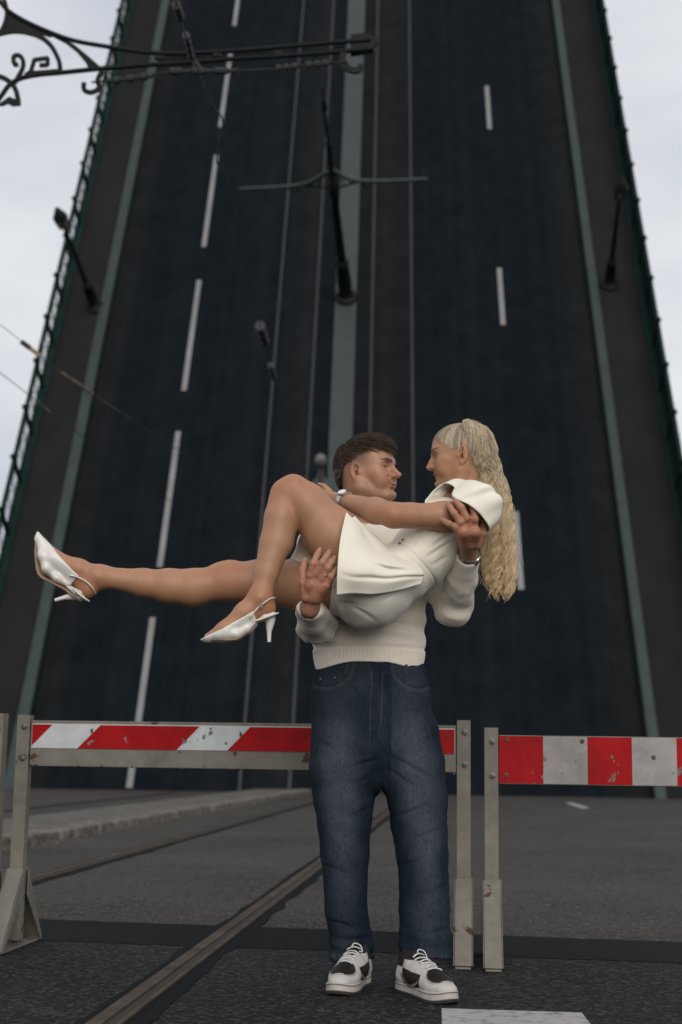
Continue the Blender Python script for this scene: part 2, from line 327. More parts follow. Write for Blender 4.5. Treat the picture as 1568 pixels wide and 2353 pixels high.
for k in range(4): leaf_bar('lane_dash', 4.40, 4.55, 0.003, 0.010, M_LEAF_WHITE, 5.95 + 10.0 * k, 8.58 + 10.0 * k)
for tt, mm in (((-9.13, -8.86), M_GREEN_D), ((8.66, 8.92), M_GREEN_D)): leaf_bar('fascia', tt[0], tt[1], -0.5, 0.24, mm)

# railings: a post every 2.2 m, between them an oval scroll pattern
def railing(tedge, label, plated=False):
    r = thing('bridge_railing', label, 'railing', lf(0, tedge), 'railings of the raised leaf')
    def rb(name, n, w, hh): obj(name, G().beam(lf(S0, tedge, n), lf(S1, tedge, n), w, hh, up=LN), M_GREEN_D, r)
    rb('handrail', 1.16, 0.09, 0.07); rb('middle_rail', 0.98, 0.03, 0.03); rb('bottom_rail', 0.34, 0.04, 0.04)
    step = 1.85
    pm = G(); pm.beam((0, 0, 0.2), (0, 0, 1.2), 0.10, 0.10, up=(1, 0, 0)); pm.lathe([(0.02, 1.2), (0.07, 1.24), (0.085, 1.30), (0.05, 1.36), (0.0, 1.39)], (0, 0, 0), k=8)
    pm = pm.mesh('post')
    q = G()
    for k in range(3):
        u0, u1 = 0.05 + k * 0.585, 0.05 + (k + 1) * 0.585; uc = (u0 + u1) / 2
        q.tube([(uc + 0.20 * math.cos(a), 0, 0.66 + 0.29 * math.sin(a)) for a in np.linspace(0, 2 * math.pi, 18, endpoint=False)], 0.014, 5, closed=True)
        q.tube([(u0 + 0.02, 0, 0.36), (u0 + 0.02, 0, 0.96)], 0.012, 4); q.tube([(uc - 0.07, 0, 0.38), (uc, 0, 0.66), (uc + 0.07, 0, 0.94)], 0.010, 4)
    if plated: q.box((0.925, 0.0, 0.60), (1.76, 0.012, 0.86))
    q = q.mesh('railing_panel')
    mw = Matrix.Identity(4)
    for i in range(3): mw[i][0] = LL[i]; mw[i][1] = -LA[i]; mw[i][2] = LN[i]
    k = 0; s = 0.0
    for me, mm in ((pm, M_GREEN_D), (q, M_GREEN_D)): me.materials.append(mm)
    while s < S1 - step:
        for nm, me in (('post', pm), ('railing_panel', q)):
            o = bpy.data.objects.new(nm, me); COL.objects.link(o); o.parent = r
            mw2 = mw.copy(); mw2.translation = Vector((lf(s, tedge) - lf(0, tedge)).tolist()); o.matrix_local = mw2
        s += step
railing(-9.02, 'dark green ornamental railing along the left edge of the raised bridge')
railing(8.82, 'dark green ornamental railing along the right edge of the raised bridge', True)

# street lamps standing square on the tilted deck
def street_lamp(base_px, tip_px, label, lit):
    s, t = on_leaf(*base_px); b = lf(s, t, 0.17); d = ray(*tip_px); k = ((b - CAM) @ LL) / (d @ LL); v = CAM + d * k - b; hgt = np.linalg.norm(v); ax = nrm(v)
    o = thing('street_lamp', label, 'street lamp', b, 'lamps on the raised leaf')
    obj('pedestal', G().lathe([(0.30, 0), (0.30, 0.08), (0.20, 0.14), (0.15, 0.22), (0.17, 0.40), (0.14, 0.85), (0.17, 0.9), (0.12, 0.98), (0.08, 1.05)], b, ax, 14), M_IRON, o, smooth='auto')
    obj('pole', G().lathe([(0.085, 1.0), (0.06, hgt - 1.0), (0.09, hgt - 0.97), (0.09, hgt - 0.93), (0.05, hgt - 0.88), (0.05, hgt - 0.80), (0.10, hgt - 0.74)], b, ax, 12), M_IRON, o, smooth='auto')
    obj('lantern', G().lathe([(0.10, hgt - 0.74), (0.13, hgt - 0.66), (0.18, hgt - 0.45), (0.185, hgt - 0.36)], b, ax, 8), M_GLASS, o)
    obj('lantern_cap', G().lathe([(0.22, hgt - 0.37), (0.21, hgt - 0.32), (0.14, hgt - 0.20), (0.10, hgt - 0.12), (0.06, hgt - 0.10), (0.07, hgt - 0.05), (0.0, hgt)], b, ax, 12), M_IRON, o, smooth='auto')
    e1 = nrm(np.cross(ax, (0, 0, 1))); e2 = np.cross(ax, e1)
    for a in range(4):
        w = math.cos(a * math.pi / 2 + 0.6) * e1 + math.sin(a * math.pi / 2 + 0.6) * e2
        obj('lantern_frame', G().tube([b + ax * (hgt - 0.76) + w * 0.12, b + ax * (hgt - 0.62) + w * 0.16, b + ax * (hgt - 0.36) + w * 0.20], 0.025, 5), M_IRON, o)
street_lamp((222, 716), (130, 476), 'iron street lamp on the left footway of the raised bridge', 0)
street_lamp((1398, 664), (1430, 408), 'iron street lamp on the right footway of the raised bridge', 1)

# overhead-wire mast on the median strip, two bracket arms
s, t = on_leaf(796, 692); b = lf(s, t, 0.12); d = ray(740, 195); k = ((b - CAM) @ LL) / (d @ LL); v = CAM + d * k - b; hgt = np.linalg.norm(v); ax = nrm(v)
mast = thing('overhead_wire_mast', 'dark iron mast with two curved side arms on the bridge median strip', 'mast', b)
obj('pedestal', G().lathe([(0.34, 0), (0.34, 0.10), (0.24, 0.16), (0.20, 0.3), (0.22, 0.7), (0.17, 1.3), (0.21, 1.38), (0.15, 1.5)], b, ax, 14), M_IRON, mast, smooth='auto')
obj('pole', G().lathe([(0.13, 1.5), (0.10, 3.9), (0.13, 3.95), (0.13, 4.3), (0.09, 4.35), (0.08, 5.6), (0.11, 5.65), (0.06, 5.75), (0.045, 6.7), (0.09, 6.75), (0.09, 7.0), (0.03, 7.1), (0.025, hgt - 0.1), (0.05, hgt - 0.05), (0, hgt)], b, ax, 12), M_IRON, mast, smooth='auto')
def on_plane_L(px):   # a point of the cross-section through the mast
    d = ray(*px); k = ((b - CAM) @ LL) / (d @ LL); return CAM + d * k
for pts in ([(755, 395), (742, 402), (722, 414), (690, 425), (640, 430), (560, 434), (551, 437)], [(765, 390), (780, 400), (800, 410), (830, 415), (880, 416), (970, 412), (982, 413)]):
    c = spline([on_plane_L(p) for p in pts], 40); obj('side_arm', G().tube(c, np.linspace(0.07, 0.045, len(c)), 8), M_GREEN, mast, smooth=True)
    i0 = len(c) // 2
    brace = spline([on_plane_L((pts[0][0] + (-2 if pts[3][0] < 760 else 2), 432)), on_plane_L(((pts[0][0] + pts[2][0]) / 2, 430)), c[i0] * 1.0], 16)
    obj('brace', G().tube(brace, 0.03, 6), M_IRON, mast, smooth=True)
    for q in (0.3, 0.55):
        p = c[int(len(c) * q)]; obj('scroll', G().tube([p + LN * -0.12 + 0.13 * (math.cos(a) * LA + math.sin(a) * LN) for a in np.linspace(0, 2 * math.pi, 14, endpoint=False)], 0.02, 5, closed=True), M_IRON, mast)
# pale finial-topped post nearer the hinge
b2 = lf(4.6, -0.62, 0.12); 
d = ray(737, 1046); k = ((b2 - CAM) @ LL) / (d @ LL); v2 = CAM + d * k - b2; h2 = np.linalg.norm(v2); ax2 = nrm(v2)
pp = thing('finial_post', 'pale blurred post with ball finial seen between knee and man\'s head', 'post', b2)
M_PALE = mat('weathered_metal', (0.10, 0.105, 0.10), 0.6, var=0.2)
obj('shaft', G().lathe([(0.30, 0), (0.30, 0.1), (0.2, 0.2), (0.15, h2 - 1.5), (0.24, h2 - 1.3), (0.24, h2 - 1.05), (0.09, h2 - 0.75), (0.05, h2 - 0.34)], b2, ax2, 12), M_PALE, pp, smooth='auto')
obj('ball_finial', G().lathe([(0.04, h2 - 0.36), (0.10, h2 - 0.3), (0.14, h2 - 0.18), (0.11, h2 - 0.06), (0.0, h2)], b2, ax2, 12), M_PALE, pp, smooth=True)
# ------------------------------------------------------------------ barricades
def paint_chipped(name, col, chip, amount=0.62, scale=22.0, rough=0.55, dirt=0.25):
    m = bpy.data.materials.new(name); m.use_nodes = True; nt = m.node_tree; N = nt.nodes; Lk = nt.links; b = N['Principled BSDF']
    t = N.new('ShaderNodeTexCoord'); n = N.new('ShaderNodeTexNoise'); n.inputs['Scale'].default_value = scale; n.inputs['Detail'].default_value = 9; n.inputs['Roughness'].default_value = 0.62
    n2 = N.new('ShaderNodeTexNoise'); n2.inputs['Scale'].default_value = 5; n2.inputs['Detail'].default_value = 8; n2.inputs['Roughness'].default_value = 0.7
    Lk.new(t.outputs['Object'], n.inputs['Vector']); Lk.new(t.outputs['Object'], n2.inputs['Vector'])
    r = N.new('ShaderNodeValToRGB'); r.color_ramp.elements[0].position = amount; r.color_ramp.elements[1].position = amount + 0.015; Lk.new(n.outputs['Fac'], r.inputs['Fac'])
    r2 = N.new('ShaderNodeValToRGB'); r2.color_ramp.elements[0].position = 0.3; r2.color_ramp.elements[1].position = 0.7
    r2.color_ramp.elements[0].color = (*[c * (1 - dirt) for c in col], 1); r2.color_ramp.elements[1].color = (*[min(1, c * 1.08) for c in col], 1); Lk.new(n2.outputs['Fac'], r2.inputs['Fac'])
    mx = N.new('ShaderNodeMixRGB'); Lk.new(r.outputs['Color'], mx.inputs[0]); Lk.new(r2.outputs['Color'], mx.inputs[1]); mx.inputs[2].default_value = (*chip, 1)
    Lk.new(mx.outputs['Color'], b.inputs['Base Color']); b.inputs['Roughness'].default_value = rough; b.inputs['Specular IOR Level'].default_value = 0.08
    bp = N.new('ShaderNodeBump'); bp.inputs['Strength'].default_value = 0.25; bp.inputs['Distance'].default_value = 0.002; bp.invert = True
    Lk.new(r.outputs['Color'], bp.inputs['Height']); Lk.new(bp.outputs['Normal'], b.inputs['Normal'])
    return m
M_BEIGE = paint_chipped('grey_beige_paint', (0.200, 0.186, 0.158), (0.07, 0.042, 0.025), 0.64, 9, 0.6, 0.45)
M_SHWHITE = paint_chipped('white_sheeting', (0.48, 0.50, 0.515), (0.15, 0.14, 0.12), 0.635, 13, 0.45, 0.3)
M_SHRED = paint_chipped('red_sheeting', (0.34, 0.007, 0.010), (0.19, 0.15, 0.13), 0.655, 13, 0.45, 0.4)
M_RED = paint_chipped('red_enamel', (0.34, 0.007, 0.011), (0.14, 0.13, 0.115), 0.60, 9, 0.5, 0.4)
M_WHITE_E = paint_chipped('white_enamel', (0.33, 0.315, 0.305), (0.16, 0.13, 0.11), 0.63, 12, 0.55, 0.4)
M_RUST = mat('rusty_steel', (0.030, 0.016, 0.010), 0.85, col2=(0.11, 0.075, 0.05), vscale=18, bump=0.3)
M_BOLT = mat('bolt_steel', (0.10, 0.095, 0.09), 0.45, metal=0.6, var=0.3, vscale=90)
M_HOLE = mat('bolt_hole', (0.012, 0.010, 0.009), 0.8, var=0.2)

def barricade(label, L0, R0, postH, b0, b1, left_post=True, right_post=True, beam_ext=(0.0, 0.0)):
    """L0, R0: ground points of the two posts; beam between heights b0 and b1."""
    L0 = np.array([L0[0], L0[1], 0.0]); R0 = np.array([R0[0], R0[1], 0.0]); X = nrm(R0 - L0); Yv = np.array([-X[1], X[0], 0]); Z = np.array([0, 0, 1.0]); ln = np.linalg.norm(R0 - L0)
    o = thing('road_barricade', label, 'barricade', (L0 + R0) / 2, 'barricades in front of the bridge')
    for c, use, sg in ((L0, left_post, 1), (R0, right_post, -1)):
        if not use: continue
        gp = G(); w = 0.052; th = 0.005                # folded U-channel, open to the back
        gp.box(c + Z * (0.02 + postH / 2) - Yv * 0.02, (w, th, postH - 0.02), X, Yv, Z)
        gp.box(c + Z * (0.02 + postH / 2) + X * (w / 2 - th / 2) + Yv * 0.0045, (th, 0.044, postH - 0.02), X, Yv, Z)
        gp.box(c + Z * (0.02 + postH / 2) - X * (w / 2 - th / 2) + Yv * 0.0045, (th, 0.044, postH - 0.02), X, Yv, Z)
        po = obj('post', gp, M_BEIGE, o, bevel=0.0012)
        for dz in (b1 - 0.025, b0 + 0.03):
            obj('bolt', G().lathe([(0.013, 0), (0.013, 0.003), (0.008, 0.0035), (0.008, 0.009), (0.005, 0.010)], c + Z * dz - Yv * 0.0224 + X * 0.004, -Yv, 12), M_BOLT, po)
        # folded sheet foot: two sloping plates, a web and a base strip
        ft = G(); fw, fl, fh = 0.062, 0.25, 0.30
        for s2 in (-1, 1):
            a = c + Yv * s2 * 0.030 + Z * fh; b_ = c + Yv * s2 * fl + Z * 0.014; dd = nrm(b_ - a); nn = np.cross(dd, X)
            ft.box((a + b_) / 2, (fw, np.linalg.norm(b_ - a), 0.005), X, dd, nn)
            # side gusset lip
            for s3 in (-1, 1):
                q = X * s3 * (fw / 2 + 0.0016)
                ft.slab([a + q, b_ + q, b_ + q - Yv * s2 * 0.025, a + q - Yv * s2 * 0.006 - Z * 0.10], X * 0.003 * s3)
        obj('foot', ft, M_BEIGE, o, bevel=0.001)
        obj('base_strip', G().box(c + Z * 0.008, (fw * 0.9, fl * 2 + 0.03, 0.006), X, Yv, Z), M_BEIGE, o)
        obj('rusty_stub', G().box(c + Z * 0.16 + Yv * 0.008, (0.022, 0.022, 0.28), X, Yv, Z), M_RUST, o)
    A = L0 - X * beam_ext[0] + X * 0.029; Bq = R0 + X * beam_ext[1] - X * 0.029
    bm_ = G().box((A + Bq) / 2 + Z * (b0 + b1) / 2, (np.linalg.norm(Bq - A), 0.030, b1 - b0), X, Yv, Z)
    beam = obj('beam', bm_, M_BEIGE, o, bevel=0.002)
    def hit(px):                        # pixel -> point on the beam's front face
        pl = L0 - Yv * 0.015; d = ray(*px); k = ((pl - CAM) @ Yv) / (d @ Yv); return CAM + d * k
    return o, beam, X, Yv, Z, hit, L0, R0

def px_plane(px, Yl, x0, Yr, x1):       # depth of a straight barricade at an image column
    return Yl + (Yr - Yl) * (px - x0) / (x1 - x0)

# middle barricade with slanted red and white sheeting
aL, aR = at(57, 1700, 5.72), at(1066, 1720, 5.55)
o, beam, X, Yv, Z, hit, L0, R0 = barricade('barricade behind the couple, its beam with slanted red and white stripes', aL, aR, 0.883, 0.695, 0.873)
b1 = 0.873
zt, zb = b1 - 0.012, b1 - 0.108
ln = np.linalg.norm(R0 - L0); pan = G().box((L0 + R0) / 2 + Z * (zt + zb) / 2 - Yv * 0.0165, (ln - 0.07, 0.003, zt - zb), X, Yv, Z)
panel = obj('striped_panel', pan, M_SHWHITE, o)
def u_of(px): return (hit(px) - L0) @ X
slant = None
tops = [(-20, 122), (232, 460), (576, 804), (920, 1046)]
for a, c_ in tops:
    ya = 1663 + (a - 75) * 0.0155
    ua, uc = u_of((a, ya)), u_of((c_, ya)); sl = (zt - zb) * 0.93
    lim0, lim1 = 0.036, ln - 0.036; zi, zo = zt - 0.004, zb
    P = [(ua, zi), (uc, zi), (uc - sl, zo), (ua - sl, zo)]
    # clip to panel ends
    def clip(poly, lim, keep_less):
        out = []
        for i in range(len(poly)):
            p, q = poly[i], poly[(i + 1) % len(poly)]; pin = (p[0] <= lim) == keep_less or p[0] == lim; qin = (q[0] <= lim) == keep_less or q[0] == lim
            if pin: out.append(p)
            if pin != qin:
                k = (lim - p[0]) / (q[0] - p[0]); out.append((lim, p[1] + k * (q[1] - p[1])))
        return out
    if c_ == 1046: P = [(ua, zi), (uc, zi), (uc, zo), (ua - sl, zo)]
    P = clip(clip(P, lim0, False), lim1, True)
    if len(P) > 2:
        gs = G().slab([L0 + X * u + Z * z - Yv * 0.0181 for u, z in P], -Yv * 0.0008); obj('red_stripe', gs, M_SHRED, panel)
for i, (px, py) in enumerate([(80, 1757), (84, 1757), (180, 1760), (209, 1761), (304, 1763), (405, 1765), (418, 1765), (536, 1768), (551, 1768), (664, 1770), (699, 1772), (1036, 1778), (1044, 1777)]):
    p = hit((px, py)) ; obj('rivet', G().lathe([(0.0042, 0), (0.003, 0.002)], p, -Yv, 8), M_HOLE if i % 3 else M_BOLT, beam)
for px, py in ((212, 1679), (554, 1687), (700, 1689), (1030, 1692)):
    p = hit((px, py)) - Yv * 0.004; obj('clip', G().box(p, (0.008, 0.004, 0.016), X, Yv, Z).lathe([(0.005, 0), (0.004, 0.004)], p, -Yv, 8), M_RUST, beam)

# right barricade with upright red and white blocks
aL, aR = at(1129, 1720, 5.50), at(2160, 1735, 5.36)
o, beam, X, Yv, Z, hit, L0, R0 = barricade('barricade at the right edge with upright red and white blocks', aL, aR, 0.855, 0.655, 0.838)
zt, zb = 0.835, 0.658
u0 = u_of((1147, 1690)); w = u_of((1248, 1690)) - u0; k = 0; u = u0; ln = np.linalg.norm(R0 - L0)
while u < ln - 0.04:
    uu = min(u + w, ln - 0.036); P = [(u, zt), (uu, zt), (uu, zb), (u, zb)]
    obj('red_block' if k % 2 == 0 else 'white_block', G().slab([L0 + X * a + Z * z - Yv * 0.0155 for a, z in P], -Yv * 0.0012), M_RED if k % 2 == 0 else M_WHITE_E, beam); u += w; k += 1
for px, py in ((1165, 1700), (1164, 1780), (1338, 1703), (1502, 1740)):
    p = hit((px, py)) - Yv * 0.0016; obj('bolt', G().lathe([(0.009, 0), (0.009, 0.002), (0.005, 0.003), (0.004, 0.006)], p, -Yv, 10), M_RUST, beam)

# barricade of which only one post shows at the left edge
aR = at(-3, 1700, 5.62)
aL = aR - np.array([1.75, -0.35, 0])
o, beam, X, Yv, Z, hit, L0, R0 = barricade('barricade post cut off by the left edge of the picture', aL, aR, 0.885, 0.68, 0.86)

# ------------------------------------------------------------------ overhead-wire bracket, upper left
YB = 11.0
def B(px, py): return at(px, py, YB)
def B6(pts): return [at(x * 0.3516, y * 0.3516, YB) for x, y in pts]
PN = np.array([0, 1.0, 0])
pole_base = np.array([-3.75, 11.0, 0.06])
br = thing('overhead_wire_bracket', 'ornate dark iron bracket arm with scrolls reaching in from the upper left', 'bracket', pole_base)
obj('pole', G().lathe([(0.24, 0), (0.24, 0.12), (0.17, 0.3), (0.17, 1.2), (0.13, 1.35), (0.10, 5.2), (0.13, 5.25), (0.13, 5.35), (0.09, 5.4), (0.085, 8.2), (0.05, 8.4), (0, 8.5)], pole_base, (0, 0, 1), 16), M_IRON, br, smooth='auto')
up = spline([B(-210, -190) + np.array([-0.36, 0, 0.33]), B(-210, -190), B(-110, -110), B(-40, -46), B(5, 9), B(21, 26), B(53, 46), B(105, 70), B(169, 93), B(246, 107), B(316, 118), B(387, 123), B(457, 121), B(551, 116), B(700, 103), B(852, 91)], 90)
lo = spline([B(-212, 520) + np.array([-0.36, 0, -0.42]), B(-212, 520), B(-120, 400), B(-40, 275), B(0, 225), B(21, 197), B(46, 181), B(88, 172), B(141, 167), B(229, 158), B(316, 151), B(422, 144), B(551, 134), B(700, 125), B(846, 113)], 90)
obj('upper_rod', G().tube(up, 0.020, 8), M_IRON, br, smooth=True)
obj('lower_rod', G().tube(lo, 0.021, 8), M_IRON, br, smooth=True)
obj('gusset', G().slab(B6([(20, 35), (42, 80), (38, 130), (10, 190), (-30, 240), (0, 222), (60, 207), (130, 202), (200, 207), (270, 222), (330, 240), (345, 228), (230, 165), (120, 110), (60, 75)]), PN * 0.02), M_IRON, br)
obj('arch', G().ribbon(spline(B6([(-120, 330), (-60, 250), (0, 222), (90, 206), (180, 214), (270, 245), (335, 300), (375, 370), (392, 420), (394, 470)]), 40), 0.038, 0.02, PN), M_IRON, br)
obj('leaf_bar', G().slab(B6([(320, 222), (400, 245), (480, 285), (560, 350), (665, 442), (582, 450), (556, 400), (500, 335), (430, 280)]), PN * 0.02), M_IRON, br)
obj('key_scroll', G().ribbon(spline(B6([(122, 418), (100, 424), (90, 395), (96, 366), (128, 364), (152, 395), (150, 445), (120, 505), (95, 545)]), 32), 0.036, 0.018, PN), M_IRON, br)
kp = B6([(168, 492), (203, 470), (226, 392), (313, 380), (313, 425), (262, 428)])
gk = G()
for i in range(len(kp) - 1): gk.ribbon([kp[i] + (kp[i] - kp[i + 1]) * 0.05, kp[i + 1] + (kp[i + 1] - kp[i]) * 0.05], 0.034, 0.0175 + 0.0008 * i, PN)
gk.ribbon(B6([(190, 478), (396, 462)]), 0.03, 0.0166, PN)
obj('key_scroll', gk, M_IRON, br)
obj('lower_arch', G().ribbon(spline(B6([(-140, 540), (-70, 500), (0, 502), (55, 528), (98, 575), (118, 640), (122, 690)]), 36), 0.04, 0.02, PN), M_IRON, br)
obj('foot_plate', G().slab(B6([(-40, 690), (0, 672), (62, 630), (110, 650), (134, 652), (131, 688), (84, 692), (52, 676), (20, 690)]), PN * 0.016), M_IRON, br)
obj('inner_ring', G().ribbon([at(-62 + 78 * math.cos(a), 28 + 78 * math.sin(a), YB) for a in np.linspace(-1.2, 1.9, 30)], 0.03, 0.0185, PN), M_IRON, br)
obj('hook', G().ribbon(spline(B6([(550, 540), (552, 588), (600, 604), (648, 575), (640, 525), (668, 465)]), 28), 0.038, 0.02, PN), M_IRON, br)
obj('end_casing', G().slab([B(806, 78), B(835, 74), B(868, 84), B(869, 97), B(858, 112), B(806, 120)], PN * 0.09), M_IRON, br, bevel=0.01)
obj('end_hook', G().ribbon(spline([B(790, 118), B(788, 140), B(800, 158), B(822, 162), B(832, 150)], 20), 0.05, 0.03, PN), M_IRON, br)
for x in (365, 500, 640): obj('rod_clip', G().box(B(x, 0.5 * (118 + 150) - (x - 316) * 0.04), (0.07, 0.03, 0.03)), M_IRON, br)
# span wire with insulators under the arm
sw = thing('span_wire', 'tensioned wire with dark insulators hanging under the iron bracket arm', 'wire', B(215, 195))
sp = spline([B(212, 192), B(300, 182), B(400, 166), B(470, 163), B(550, 165), B(640, 160), B(720, 150), B(800, 145)], 60); sp[:, 1] -= 0.02
obj('wire', G().tube(sp, 0.009, 5), M_WIRE, sw)
for a, c_ in (((262, 188), (355, 176)), ((392, 167), (548, 165)), ((636, 160), (690, 154)), ((705, 152), (762, 147))):
    n = 7; pts = [np.array(B(a[0] + (c_[0] - a[0]) * q / 30, a[1] + (c_[1] - a[1]) * q / 30)) - np.array([0, 0.02, 0]) for q in range(31)]
    obj('insulator', G().tube(pts, [0.018 + 0.014 * (math.sin(q * math.pi * 2 * 3 / 30) > -0.2) for q in range(31)], 8), M_WIRE, sw)
# contact wire running from behind the camera through its clamp to the bridge
cw = thing('contact_wire', 'slack overhead contact wire drooping from the bracket towards the bridge', 'wire', B(455, 165))
path = spline([at(350, -190, 7.4), at(405, 5, 9.0), at(436, 110, 10.3), at(460, 175, 10.95), at(500, 320, 12.4), at(560, 590, 15.7), at(604, 765, 18.5), at(628, 862, 20.5), at(668, 985, 25.0), lf(*on_leaf(728, 1150), 0.05)], 100)
obj('wire', G().tube(path, 0.006, 5), M_WIRE, cw)
for a, c_, r in (((405, 10, 9.05), (415, 40, 9.4), 0.035), ((428, 80, 9.95), (440, 130, 10.45), 0.03), ((598, 748, 18.2), (609, 785, 18.9), 0.07), ((622, 838, 20.0), (630, 868, 20.6), 0.045)):
    A_, C_ = at(*a), at(*c_); pts = [A_ + (C_ - A_) * q / 12 for q in range(13)]
    obj('clamp', G().tube(pts, [r * (0.6 + 0.4 * (q % 4 < 2)) for q in range(13)], 8), M_WIRE, cw)
cw2 = thing('stay_wire', 'thin loose wire hanging in front of the left lane dashes', 'wire', B(470, 175))
obj('wire', G().tube(spline([at(452, 150, 11), at(490, 240, 12.0), at(512, 275, 12.5), at(505, 320, 13), at(498, 370, 13.6), at(512, 395, 14)], 40), 0.008, 5), M_WIRE, cw2)
obj('clamp', G().lathe([(0.02, -0.05), (0.035, 0), (0.02, 0.05)], at(452, 150, 11), (0.4, 0, -1), 8), M_WIRE, cw2)
lw = thing('span_wire', 'thin wire with yellow-brown insulator crossing the left railing', 'wire', at(50, 785, 15))
M_INS = mat('yellow_insulator', (0.20, 0.16, 0.05), 0.5, var=0.3, vscale=20)
obj('wire', G().tube(spline([at(-1100, -90, 15), at(-150, 632, 15), at(0, 745, 15), at(50, 785, 15), at(85, 812, 15), at(130, 848, 15), at(215, 906, 15), at(420, 1040, 17), lf(*on_leaf(640, 1190), 0.03)], 60), 0.004, 5), M_WIRE, lw)
obj('insulator', G().tube([at(50, 785, 14.98), at(70, 800, 14.98)], 0.028, 8), M_WIRE, lw)
obj('insulator', G().tube([at(70, 800, 14.98), at(93, 818, 14.98)], 0.022, 8), M_INS, lw)
obj('insulator', G().tube([at(140, 855, 14.98), at(215, 906, 14.98)], 0.018, 8), M_RUST, lw)
lw2 = thing('span_wire', 'faint lower wire crossing the sky at the left edge', 'wire', at(0, 858, 17))
obj('wire', G().tube(spline([at(-1100, 40, 17), at(-150, 745, 17), at(0, 856, 17), at(90, 925, 17), at(200, 1010, 18.5), lf(*on_leaf(430, 1180), 0.03)], 40), 0.006, 5), M_WIRE, lw2)
obj('clamp', G().lathe([(0.01, -0.04), (0.02, 0), (0.01, 0.04)], at(90, 925, 17), (0.6, 0, -1), 6), M_WIRE, lw2)
